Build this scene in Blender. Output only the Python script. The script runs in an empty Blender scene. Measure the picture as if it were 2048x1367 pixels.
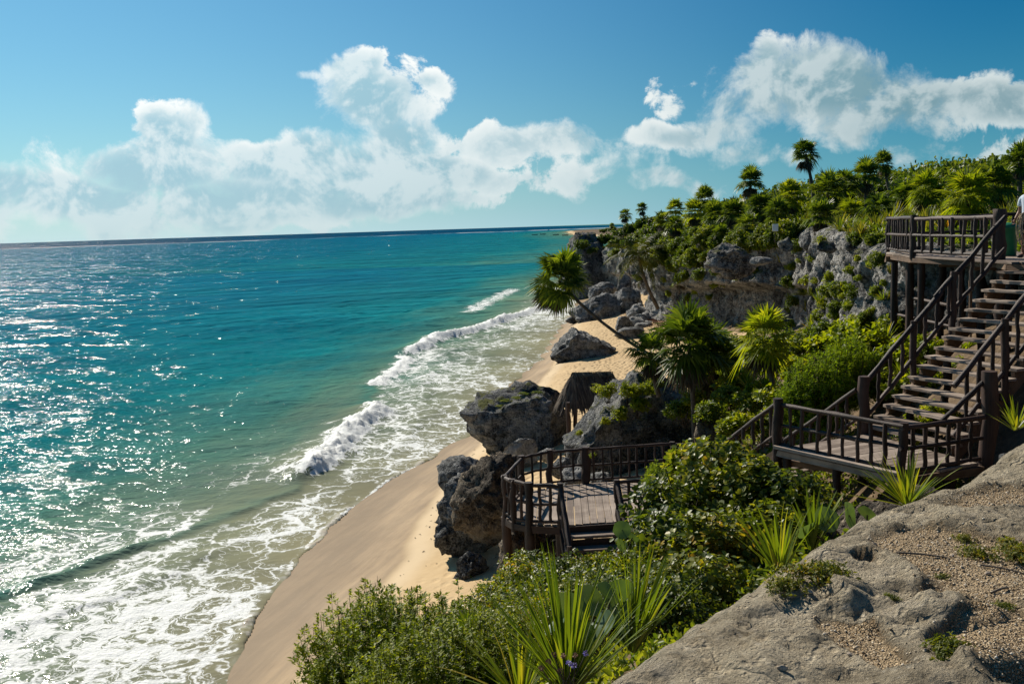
import bpy, bmesh, math, random
import numpy as np
from mathutils import Vector, Matrix
rad = math.radians
scene = bpy.context.scene
COL = scene.collection
random.seed(7)
rng = np.random.default_rng(11)

# ------------------------------------------------------------------ camera
CAMZ = 11.0
FPX = 2048 * 35.0 / 36.0
ROLL = math.atan(0.0317)
PITCH = math.atan(229.8 / FPX)
_r0 = Vector((1, 0, 0)); _u0 = Vector((0, math.sin(PITCH), math.cos(PITCH))); _F = Vector((0, math.cos(PITCH), -math.sin(PITCH)))
_R = _r0 * math.cos(ROLL) - _u0 * math.sin(ROLL)
_U = _r0 * math.sin(ROLL) + _u0 * math.cos(ROLL)
cam_d = bpy.data.cameras.new('camera'); cam_d.lens = 35; cam_d.sensor_width = 36
cam_d.clip_start = 0.05; cam_d.clip_end = 60000
cam = bpy.data.objects.new('camera', cam_d); COL.objects.link(cam)
cam.matrix_world = Matrix(((_R.x, _U.x, -_F.x, 0), (_R.y, _U.y, -_F.y, 0), (_R.z, _U.z, -_F.z, CAMZ), (0, 0, 0, 1)))
scene.camera = cam

def ray(px, py):
    x = (px - 1024) / FPX; y = -(py - 683.5) / FPX
    d = _R * x + _U * y + _F
    return d / d.y
def P(px, py, Y):                      # the place seen at a pixel of the photograph, Y metres ahead
    d = ray(px, py) * Y
    return Vector((d.x, d.y, d.z + CAMZ))
def G(px, py, z):                      # the place where that line of sight meets height z
    d = ray(px, py); t = (z - CAMZ) / d.z
    return Vector((d.x * t, t, z))
def azel(px, py):
    d = ray(px, py).normalized()
    return math.atan2(d.x, d.y), math.asin(d.z)

# ------------------------------------------------------------------ node helper
def N(nt, t, ins=None, **props):
    n = nt.nodes.new(t)
    for k, v in props.items(): setattr(n, k, v)
    for k, v in (ins or {}).items():
        s = n.inputs[k]
        if isinstance(v, bpy.types.NodeSocket): nt.links.new(v, s)
        elif isinstance(v, bpy.types.Node): nt.links.new(v.outputs[0], s)
        else: s.default_value = v
    return n
def M_(nt, op, a, b=None, c=None, clamp=False):
    ins = {0: a}
    if b is not None: ins[1] = b
    if c is not None: ins[2] = c
    return N(nt, 'ShaderNodeMath', ins, operation=op, use_clamp=clamp).outputs[0]
def RAMP(nt, fac, stops, interp='LINEAR'):
    n = N(nt, 'ShaderNodeValToRGB', {0: fac})
    cr = n.color_ramp; cr.interpolation = interp
    while len(cr.elements) < len(stops): cr.elements.new(0.5)
    for e, (p, c) in zip(cr.elements, stops):
        e.position = p; e.color = (c, c, c, 1) if isinstance(c, (int, float)) else (*c, 1)
    return n.outputs[0]
def MIX(nt, fac, a, b, blend='MIX'):
    n = N(nt, 'ShaderNodeMix', data_type='RGBA', blend_type=blend)
    for k, v in ((0, fac), (6, a), (7, b)):
        s = n.inputs[k]
        if isinstance(v, bpy.types.NodeSocket): nt.links.new(v, s)
        elif k == 0: s.default_value = v
        else: s.default_value = (*v, 1) if len(v) == 3 else v
    return n.outputs[2]
def SMOOTH(nt, v, a, b):
    return N(nt, 'ShaderNodeMapRange', {0: v, 1: a, 2: b, 3: 0.0, 4: 1.0}, interpolation_type='SMOOTHSTEP').outputs[0]
def NOISE(nt, vec, scale, detail=4, rough=0.55, dist=0.0, out=0):
    return N(nt, 'ShaderNodeTexNoise', {'Vector': vec, 'Scale': scale, 'Detail': detail, 'Roughness': rough, 'Distortion': dist}).outputs[out]

# ------------------------------------------------------------------ world: Nishita sky with cumulus clouds
SUN_AZ = rad(-33.0); SUN_EL = rad(36.0)
world = bpy.data.worlds.new('World'); scene.world = world; world.use_nodes = True
wt = world.node_tree; wt.nodes.clear()
wout = N(wt, 'ShaderNodeOutputWorld')
sky = N(wt, 'ShaderNodeTexSky', sky_type='NISHITA', sun_disc=False, sun_elevation=SUN_EL, sun_rotation=SUN_AZ,
        altitude=10, air_density=1.0, dust_density=0.35, ozone_density=3.0)
wd = N(wt, 'ShaderNodeTexCoord').outputs['Generated']
sunv = Vector((math.sin(SUN_AZ) * math.cos(SUN_EL), math.cos(SUN_AZ) * math.cos(SUN_EL), math.sin(SUN_EL)))
# billow the direction a little so that the outlines of the masks never read as ellipses
wobn = N(wt, 'ShaderNodeTexNoise', {'Vector': wd, 'Scale': 11.0, 'Detail': 2.0, 'Roughness': 0.6})
vw = N(wt, 'ShaderNodeVectorMath', {0: wobn.outputs[1], 1: (0.06, 0.06, 0.06), 2: N(wt, 'ShaderNodeVectorMath', {0: wd, 1: (0.03, 0.03, 0.03)}, operation='SUBTRACT').outputs[0]}, operation='MULTIPLY_ADD').outputs[0]
sx = N(wt, 'ShaderNodeSeparateXYZ', {0: vw})
az = M_(wt, 'ARCTAN2', sx.outputs[0], sx.outputs[1])
el = M_(wt, 'ARCSINE', sx.outputs[2])
ae = N(wt, 'ShaderNodeCombineXYZ', {0: az, 1: el}).outputs[0]
blobs = [  # px, py, half width, half height, weight
    (335, 262, 62, 44, 1.0), (300, 325, 125, 52, 1.0), (420, 320, 60, 40, .8), (20, 390, 190, 52, 1.0), (200, 400, 200, 60, 1.0), (430, 400, 330, 56, 1.0),
    (725, 138, 52, 46, 1.0), (765, 195, 92, 62, 1.05), (800, 285, 66, 60, 1.0), (875, 180, 42, 34, .85), (640, 150, 52, 14, .62),
    (570, 318, 130, 46, 1.0), (740, 345, 210, 56, 1.05), (880, 345, 150, 46, .95), (1000, 285, 150, 40, .82), (1120, 285, 130, 44, .78),
    (700, 405, 330, 34, .9), (1020, 360, 260, 46, .75),
    (1515, 155, 96, 52, .95), (1650, 175, 170, 66, 1.0), (1800, 220, 170, 58, .95), (1970, 195, 140, 44, .9),
    (1340, 188, 52, 44, .64), (1405, 165, 42, 18, .6), (1400, 262, 130, 30, .8), (1490, 215, 90, 46, .85), (1750, 130, 110, 40, .7),
    (1480, 305, 70, 24, .66), (1570, 310, 60, 18, .62), (1350, 365, 100, 32, .72),
]
acc = None
for (px, py, hw, hh, w) in blobs:
    a0, e0 = azel(px, py)
    q = N(wt, 'ShaderNodeVectorMath', {0: ae, 1: (FPX / hw, FPX / hh, 0), 2: (-a0 * FPX / hw, -e0 * FPX / hh, 0)}, operation='MULTIPLY_ADD').outputs[0]
    r2 = N(wt, 'ShaderNodeVectorMath', {0: q, 1: q}, operation='DOT_PRODUCT').outputs['Value']
    b = M_(wt, 'MULTIPLY_ADD', r2, -0.34, w)
    acc = b if acc is None else M_(wt, 'MAXIMUM', acc, b)
# the same kind of cloud goes on outside the picture: a bank along the horizon and scattered cumulus
lowf = NOISE(wt, wd, 2.6, 3)
band = M_(wt, 'MULTIPLY_ADD', M_(wt, 'ABSOLUTE', M_(wt, 'SUBTRACT', el, 0.055)), -9.0, M_(wt, 'MULTIPLY_ADD', SMOOTH(wt, lowf, 0.4, 0.62), 0.55, 0.12))
back = M_(wt, 'MULTIPLY', SMOOTH(wt, M_(wt, 'ABSOLUTE', az), 0.52, 0.75), M_(wt, 'MULTIPLY', SMOOTH(wt, lowf, 0.54, 0.68), M_(wt, 'SUBTRACT', 0.85, M_(wt, 'MULTIPLY', sx.outputs[2], 0.8))))
acc = M_(wt, 'MAXIMUM', acc, M_(wt, 'MAXIMUM', band, M_(wt, 'MAXIMUM', back, 0.0)))
n0 = NOISE(wt, wd, 7.0, 2, 0.5)
n1 = NOISE(wt, wd, 19.0, 9, 0.66, 0.25)
tow = N(wt, 'ShaderNodeVectorMath', {0: wd, 1: tuple(sunv * 0.014)}, operation='ADD').outputs[0]
n1s = NOISE(wt, tow, 19.0, 5, 0.6, 0.25)
n1l = NOISE(wt, wd, 19.0, 5, 0.6, 0.25)
n1a = M_(wt, 'SUBTRACT', n1, 0.5)
nn = M_(wt, 'MULTIPLY_ADD', n1a, 3.4, M_(wt, 'MULTIPLY', M_(wt, 'SUBTRACT', n0, 0.5), 1.2))
d0 = M_(wt, 'SUBTRACT', M_(wt, 'MULTIPLY_ADD', nn, 0.54, acc), 0.43)
# crisp billows in some places, torn wisps in others
width = M_(wt, 'MULTIPLY_ADD', SMOOTH(wt, n0, 0.40, 0.60), 0.36, 0.15)
cov = M_(wt, 'MULTIPLY', N(wt, 'ShaderNodeMapRange', {0: d0, 1: -0.03, 2: width, 3: 0.0, 4: 1.0}, interpolation_type='SMOOTHSTEP').outputs[0], 0.98)
lit = SMOOTH(wt, M_(wt, 'SUBTRACT', n1l, n1s), -0.09, 0.09)
core = SMOOTH(wt, M_(wt, 'MULTIPLY_ADD', n1a, -1.35, d0), 0.02, 0.52)
shade = M_(wt, 'MULTIPLY', core, M_(wt, 'SUBTRACT', 1.0, M_(wt, 'MULTIPLY', lit, 0.55)), clamp=True)
cnear = N(wt, 'ShaderNodeVectorMath', {0: wd, 1: tuple(sunv)}, operation='DOT_PRODUCT').outputs['Value']
glow = SMOOTH(wt, cnear, 0.45, 0.93)
zz = N(wt, 'ShaderNodeSeparateXYZ', {0: wd}).outputs[2]
flat = M_(wt, 'SUBTRACT', 1.0, M_(wt, 'ABSOLUTE', zz))
ccol = MIX(wt, shade, MIX(wt, glow, (0.66, 0.73, 0.73), (1.0, 1.02, 1.0)), MIX(wt, glow, (0.17, 0.30, 0.35), (0.36, 0.60, 0.71)))
haze_c = MIX(wt, glow, (0.17, 0.38, 0.47), (0.55, 0.70, 0.71))
ccol = MIX(wt, M_(wt, 'MULTIPLY', M_(wt, 'POWER', flat, 24.0), 0.7), ccol, haze_c)
skyc = MIX(wt, 1.0, sky.outputs[0], MIX(wt, SMOOTH(wt, cnear, 0.5, 0.97), (0.0, 0.40, 0.62), (0.38, 0.80, 0.93)), 'MULTIPLY')
skyc = N(wt, 'ShaderNodeVectorMath', {0: skyc, 3: 0.068}, operation='SCALE').outputs[0]
# pale sea haze low over the horizon
skyc = MIX(wt, M_(wt, 'MULTIPLY', M_(wt, 'POWER', flat, 13.0), 0.93), skyc, haze_c)
b1 = N(wt, 'ShaderNodeBackground', {0: skyc, 1: 1.0})
b2 = N(wt, 'ShaderNodeBackground', {0: ccol, 1: 0.86})
mx = N(wt, 'ShaderNodeMixShader', {0: cov, 1: b1, 2: b2})
wt.links.new(mx.outputs[0], wout.inputs[0])
world.cycles.sampling_method = 'MANUAL'; world.cycles.sample_map_resolution = 512

sun_d = bpy.data.lights.new('sun', 'SUN'); sun_d.energy = 4.8; sun_d.angle = rad(0.53); sun_d.color = (1.0, 0.92, 0.79)
sun = bpy.data.objects.new('sun', sun_d); COL.objects.link(sun)
sun.rotation_euler = sunv.to_track_quat('Z', 'Y').to_euler(); sun.location = (-30, 40, 60)

vs = scene.view_settings
vs.view_transform = 'Standard'; vs.look = 'None'; vs.exposure = 0.30; vs.gamma = 1; vs.use_curve_mapping = False
scene.cycles.use_denoising = True
scene.cycles.max_bounces = 6; scene.cycles.diffuse_bounces = 3; scene.cycles.transmission_bounces = 4
scene.cycles.sample_clamp_indirect = 4.0

# ------------------------------------------------------------------ numeric noise
def _h(ix, iy, iz, seed):
    h = (ix.astype(np.uint32) * np.uint32(374761393) + iy.astype(np.uint32) * np.uint32(668265263)
         + iz.astype(np.uint32) * np.uint32(2147483647) + np.uint32((seed * 974711 + 12345) & 0xffffffff))
    h = (h ^ (h >> np.uint32(13))) * np.uint32(1274126177)
    h = (h ^ (h >> np.uint32(16))) * np.uint32(2246822519)
    return ((h ^ (h >> np.uint32(15))) & np.uint32(0xffff)).astype(np.float64) / 32767.5 - 1.0
def vnoise(p, seed=0):
    i = np.floor(p).astype(np.int64); f = p - i; u = f * f * f * (f * (f * 6 - 15) + 10)
    x0, y0, z0 = i[:, 0], i[:, 1], i[:, 2]
    ux, uy, uz = u[:, 0], u[:, 1], u[:, 2]
    def c(a, b, d): return _h(x0 + a, y0 + b, z0 + d, seed)
    x00 = c(0,0,0) * (1-ux) + c(1,0,0) * ux; x10 = c(0,1,0) * (1-ux) + c(1,1,0) * ux
    x01 = c(0,0,1) * (1-ux) + c(1,0,1) * ux; x11 = c(0,1,1) * (1-ux) + c(1,1,1) * ux
    return (x00 * (1-uy) + x10 * uy) * (1-uz) + (x01 * (1-uy) + x11 * uy) * uz
def fbm(p, octv=4, seed=0, gain=0.5, lac=2.03, ridged=False):
    a = 1.0; s = np.zeros(len(p)); t = 0
    for k in range(octv):
        n = vnoise(p, seed + 17 * k)
        if ridged: n = 1 - 2 * np.abs(n)
        s += a * n; t += a; a *= gain; p = p * lac + 3.7
    return s / t
def sstep(a, b, x):
    t = np.clip((x - a) / (b - a), 0, 1); return t * t * (3 - 2 * t)

# ------------------------------------------------------------------ object helpers
def mesh_np(name, verts, faces, smooth=True, attrs=None):
    verts = np.asarray(verts, dtype=np.float32); faces = np.asarray(faces, dtype=np.int32)
    k = faces.shape[1]; me = bpy.data.meshes.new(name)
    me.vertices.add(len(verts)); me.vertices.foreach_set('co', verts.ravel())
    me.loops.add(faces.size); me.loops.foreach_set('vertex_index', faces.ravel())
    me.polygons.add(len(faces)); me.polygons.foreach_set('loop_start', np.arange(0, faces.size, k, dtype=np.int32))
    me.update(calc_edges=True)
    if smooth: me.polygons.foreach_set('use_smooth', np.ones(len(faces), dtype=bool))
    for nm, arr in (attrs or {}).items():
        at = me.attributes.new(nm, 'FLOAT', 'POINT'); at.data.foreach_set('value', np.asarray(arr, dtype=np.float32))
    me.validate(); return me
def grid_faces(nu, nv):
    i = np.arange(nu - 1)[:, None] * nv + np.arange(nv - 1)[None, :]
    return np.stack([i, i + nv, i + nv + 1, i + 1], -1).reshape(-1, 4)
def link(name, me, mat, parent=None, loc=None):
    if isinstance(mat, bpy.types.Material) and not me.materials: me.materials.append(mat)
    o = bpy.data.objects.new(name, me); COL.objects.link(o)
    if parent is not None: o.parent = parent
    if loc is not None: o.location = loc
    return o
def tag(o, label, cat, group=None, kind=None):
    o['label'] = label
    if cat: o['category'] = cat
    if group: o['group'] = group
    if kind: o['kind'] = kind
    return o
def thing(name, label, cat, loc, group=None):
    o = bpy.data.objects.new(name, None); COL.objects.link(o); o.location = loc
    o.empty_display_size = 0.2
    return tag(o, label, cat, group)
def copy_tree(o, parent=None):
    c = o.copy(); COL.objects.link(c); c.parent = parent
    for ch in o.children: copy_tree(ch, c)
    return c

# ------------------------------------------------------------------ materials
def newmat(name):
    m = bpy.data.materials.new(name); m.use_nodes = True; nt = m.node_tree; nt.nodes.clear()
    out = N(nt, 'ShaderNodeOutputMaterial'); return m, nt, out
def geo_pos(nt): return N(nt, 'ShaderNodeNewGeometry').outputs['Position']
def obj_co(nt): return N(nt, 'ShaderNodeTexCoord').outputs['Object']
def attr(nt, name): return N(nt, 'ShaderNodeAttribute', attribute_name=name).outputs['Fac']
def bump(nt, h, dist, strength=1.0, normal=None):
    ins = {'Height': h, 'Distance': dist, 'Strength': strength}
    if normal is not None: ins['Normal'] = normal
    return N(nt, 'ShaderNodeBump', ins).outputs[0]
def principled(nt, out, **k):
    ins = {}
    names = dict(col='Base Color', rough='Roughness', normal='Normal', spec='Specular IOR Level', ior='IOR', coat='Coat Weight', sheen='Sheen Weight')
    for a, b in k.items():
        if a == 'col' and isinstance(b, tuple) and len(b) == 3: b = (*b, 1)
        ins[names[a]] = b
    p = N(nt, 'ShaderNodeBsdfPrincipled', ins); nt.links.new(p.outputs[0], out.inputs[0]); return p

def mat_wood(name, dark, light, grain=(3, 3, 0.6), rough=0.65, bd=0.01):
    m, nt, out = newmat(name)
    co = obj_co(nt); rnd = N(nt, 'ShaderNodeObjectInfo').outputs['Random']
    sh = N(nt, 'ShaderNodeVectorMath', {0: co, 1: N(nt, 'ShaderNodeCombineXYZ', {0: M_(nt, 'MULTIPLY', rnd, 31.0), 1: M_(nt, 'MULTIPLY', rnd, 17.0), 2: 0.0}).outputs[0]}, operation='ADD').outputs[0]
    sc = N(nt, 'ShaderNodeVectorMath', {0: sh, 1: grain}, operation='MULTIPLY').outputs[0]
    g = NOISE(nt, sc, 2.2, 7, 0.65, 0.4)
    st = NOISE(nt, geo_pos(nt), 2.3, 4, 0.6)
    f = M_(nt, 'ADD', M_(nt, 'MULTIPLY', g, 0.75), M_(nt, 'MULTIPLY', M_(nt, 'SUBTRACT', rnd, 0.5), 0.28))
    f = M_(nt, 'ADD', f, M_(nt, 'MULTIPLY', M_(nt, 'SUBTRACT', st, 0.5), 0.7))
    col = RAMP(nt, f, [(0.22, dark), (0.62, light)])
    nb = bump(nt, M_(nt, 'ADD', g, M_(nt, 'MULTIPLY', NOISE(nt, geo_pos(nt), 60, 3), 0.3)), bd, 0.8)
    principled(nt, out, col=col, rough=rough, normal=nb, spec=0.35)
    return m
MAT = {}
MAT['rail'] = mat_wood('rail_wood', (0.020, 0.011, 0.008), (0.085, 0.050, 0.037), rough=0.58)
MAT['post'] = mat_wood('post_wood', (0.018, 0.009, 0.006), (0.075, 0.042, 0.030), rough=0.62)
MAT['deck'] = mat_wood('deck_wood', (0.15, 0.11, 0.085), (0.42, 0.34, 0.275), grain=(9, 9, 0.7), rough=0.75, bd=0.004)
MAT['beam'] = mat_wood('beam_wood', (0.085, 0.05, 0.03), (0.27, 0.17, 0.10), grain=(7, 7, 0.7), rough=0.75, bd=0.006)
MAT['bark'] = mat_wood('bark', (0.06, 0.048, 0.036), (0.22, 0.18, 0.14), grain=(4, 4, 14), rough=0.85, bd=0.02)
MAT['stem'] = mat_wood('stem', (0.025, 0.018, 0.012), (0.10, 0.075, 0.05), rough=0.8)

def mat_rock(name, dark, mid, light, scale=1.0, pit=1.0, moss=0.0, warm=(0.42, 0.31, 0.2), warmth=0.3):
    m, nt, out = newmat(name)
    p = geo_pos(nt); nrm = N(nt, 'ShaderNodeNewGeometry').outputs['Normal']
    a = NOISE(nt, p, 0.45 * scale, 6, 0.6, 0.3); b = NOISE(nt, p, 2.6 * scale, 8, 0.68, 0.2)
    c = NOISE(nt, p, 11 * scale, 6, 0.7)
    # rain streaks: noise stretched along z
    sp = N(nt, 'ShaderNodeVectorMath', {0: p, 1: (2.6, 2.6, 0.28)}, operation='MULTIPLY').outputs[0]
    st = NOISE(nt, sp, 1.0 * scale, 5, 0.62)
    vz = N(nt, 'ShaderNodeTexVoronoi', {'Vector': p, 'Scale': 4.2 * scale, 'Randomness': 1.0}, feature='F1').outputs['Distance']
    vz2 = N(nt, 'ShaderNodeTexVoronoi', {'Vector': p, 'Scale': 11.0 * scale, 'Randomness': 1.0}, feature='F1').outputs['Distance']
    f = M_(nt, 'ADD', M_(nt, 'MULTIPLY', a, 0.5), M_(nt, 'MULTIPLY', b, 0.5))
    f = M_(nt, 'ADD', f, M_(nt, 'MULTIPLY', M_(nt, 'SUBTRACT', c, 0.5), 0.5))
    col = RAMP(nt, f, [(0.40, dark), (0.49, mid), (0.615, light)])
    col = MIX(nt, M_(nt, 'MULTIPLY', SMOOTH(nt, st, 0.52, 0.68), 0.55), col, tuple(x * 0.55 for x in dark))
    col = MIX(nt, M_(nt, 'MULTIPLY', SMOOTH(nt, NOISE(nt, p, 0.9 * scale, 4), 0.55, 0.72), warmth), col, warm)
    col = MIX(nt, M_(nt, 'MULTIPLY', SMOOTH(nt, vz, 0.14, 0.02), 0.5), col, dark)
    if moss > 0:
        up = N(nt, 'ShaderNodeSeparateXYZ', {0: nrm}).outputs[2]
        ms = M_(nt, 'MULTIPLY', SMOOTH(nt, up, 0.35, 0.8), SMOOTH(nt, NOISE(nt, p, 1.3 * scale, 6, 0.65), 0.5, 0.58))
        col = MIX(nt, M_(nt, 'MULTIPLY', ms, moss), col, MIX(nt, c, (0.06, 0.075, 0.015), (0.2, 0.2, 0.05)))
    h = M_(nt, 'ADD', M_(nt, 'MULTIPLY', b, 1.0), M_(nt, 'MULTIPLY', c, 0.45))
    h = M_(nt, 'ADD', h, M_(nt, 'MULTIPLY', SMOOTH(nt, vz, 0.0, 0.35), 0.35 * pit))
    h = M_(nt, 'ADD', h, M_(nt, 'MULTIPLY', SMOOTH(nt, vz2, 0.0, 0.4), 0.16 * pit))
    nb = bump(nt, h, 0.5 / scale, 1.0)
    principled(nt, out, col=col, rough=0.9, normal=nb, spec=0.15)
    return m
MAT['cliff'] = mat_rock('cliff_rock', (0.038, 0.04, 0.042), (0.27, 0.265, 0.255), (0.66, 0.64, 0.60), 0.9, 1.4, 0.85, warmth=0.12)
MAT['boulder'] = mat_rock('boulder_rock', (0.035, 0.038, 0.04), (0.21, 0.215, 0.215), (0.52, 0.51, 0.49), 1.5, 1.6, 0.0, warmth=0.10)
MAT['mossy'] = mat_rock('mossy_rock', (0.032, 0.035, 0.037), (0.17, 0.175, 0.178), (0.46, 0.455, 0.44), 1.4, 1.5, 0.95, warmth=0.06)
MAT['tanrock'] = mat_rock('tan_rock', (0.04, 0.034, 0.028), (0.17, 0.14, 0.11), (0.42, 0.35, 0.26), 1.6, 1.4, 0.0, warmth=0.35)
MAT['palerock'] = mat_rock('pale_rock', (0.14, 0.14, 0.14), (0.32, 0.32, 0.31), (0.55, 0.54, 0.52), 1.6, 0.6, 0.0, warmth=0.15)

def mat_ledge():
    m, nt, out = newmat('ledge_rock')
    p = geo_pos(nt); sand = attr(nt, 'sand')
    a = NOISE(nt, p, 1.4, 8, 0.65, 0.3); b = NOISE(nt, p, 9, 8, 0.7); c = NOISE(nt, p, 60, 5, 0.7); d = NOISE(nt, p, 220, 3, 0.7)
    f = M_(nt, 'ADD', M_(nt, 'MULTIPLY', a, 0.4), M_(nt, 'ADD', M_(nt, 'MULTIPLY', b, 0.4), M_(nt, 'MULTIPLY', c, 0.2)))
    col = RAMP(nt, f, [(0.38, (0.17, 0.14, 0.095)), (0.48, (0.50, 0.42, 0.295)), (0.60, (0.74, 0.64, 0.47))])
    col = MIX(nt, M_(nt, 'MULTIPLY', SMOOTH(nt, c, 0.55, 0.65), 0.5), col, (0.10, 0.092, 0.08))
    col = MIX(nt, M_(nt, 'MULTIPLY', SMOOTH(nt, NOISE(nt, p, 5.5, 7, 0.75, 0.6), 0.55, 0.63), 0.38), col, (0.16, 0.155, 0.135))
    col = MIX(nt, M_(nt, 'MULTIPLY', SMOOTH(nt, NOISE(nt, p, 24, 5, 0.75), 0.58, 0.66), 0.5), col, (0.72, 0.66, 0.55))
    col = MIX(nt, M_(nt, 'MULTIPLY', SMOOTH(nt, NOISE(nt, p, 3.3, 6, 0.6), 0.56, 0.72), 0.45), col, (0.50, 0.44, 0.36))
    vc = N(nt, 'ShaderNodeTexVoronoi', {'Vector': p, 'Scale': 75.0}, feature='F1')
    vd = N(nt, 'ShaderNodeTexVoronoi', {'Vector': p, 'Scale': 75.0}, feature='DISTANCE_TO_EDGE').outputs['Distance']
    gr = RAMP(nt, N(nt, 'ShaderNodeSeparateColor', {0: vc.outputs['Color']}).outputs[0], [(0.0, (0.30, 0.21, 0.12)), (0.5, (0.52, 0.39, 0.24)), (1.0, (0.68, 0.55, 0.38))])
    gr = MIX(nt, SMOOTH(nt, vd, 0.12, 0.0), gr, (0.26, 0.18, 0.10))
    sc = MIX(nt, SMOOTH(nt, NOISE(nt, p, 2.4, 4), 0.4, 0.56), (0.52, 0.39, 0.24), gr)
    edge = M_(nt, 'ADD', sand, M_(nt, 'MULTIPLY', M_(nt, 'SUBTRACT', M_(nt, 'ADD', M_(nt, 'MULTIPLY', b, 0.5), M_(nt, 'MULTIPLY', c, 0.5)), 0.5), 0.9))
    sm = SMOOTH(nt, edge, 0.42, 0.58)
    col = MIX(nt, sm, col, sc)
    hr = M_(nt, 'ADD', M_(nt, 'MULTIPLY', b, 1.0), M_(nt, 'ADD', M_(nt, 'MULTIPLY', c, 0.42), M_(nt, 'MULTIPLY', d, 0.10)))
    cr = N(nt, 'ShaderNodeTexVoronoi', {'Vector': N(nt, 'ShaderNodeVectorMath', {0: p, 1: N(nt, 'ShaderNodeVectorMath', {0: NOISE(nt, p, 3, 4, out=1), 3: 0.5}, operation='SCALE').outputs[0]}, operation='ADD').outputs[0], 'Scale': 1.6}, feature='DISTANCE_TO_EDGE').outputs['Distance']
    hr = M_(nt, 'ADD', hr, M_(nt, 'MULTIPLY', SMOOTH(nt, cr, 0.0, 0.03), 0.25))
    pits = N(nt, 'ShaderNodeTexVoronoi', {'Vector': p, 'Scale': 14.0}, feature='F1').outputs['Distance']
    hr = M_(nt, 'ADD', hr, M_(nt, 'MULTIPLY', SMOOTH(nt, pits, 0.05, 0.3), 0.34))
    pit2 = N(nt, 'ShaderNodeTexVoronoi', {'Vector': p, 'Scale': 42.0}, feature='F1').outputs['Distance']
    hr = M_(nt, 'ADD', hr, M_(nt, 'MULTIPLY', SMOOTH(nt, pit2, 0.05, 0.32), M_(nt, 'MULTIPLY', SMOOTH(nt, a, 0.42, 0.58), 0.22)))
    hs = M_(nt, 'ADD', M_(nt, 'MULTIPLY', SMOOTH(nt, vd, 0.0, 0.25), 0.14), M_(nt, 'MULTIPLY', c, 0.12))
    hm = N(nt, 'ShaderNodeMix', {0: sm, 2: hr, 3: hs}, data_type='FLOAT').outputs[0]
    principled(nt, out, col=col, rough=0.92, normal=bump(nt, hm, 0.12, 1.0), spec=0.12)
    return m
MAT['ledge'] = mat_ledge()

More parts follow.
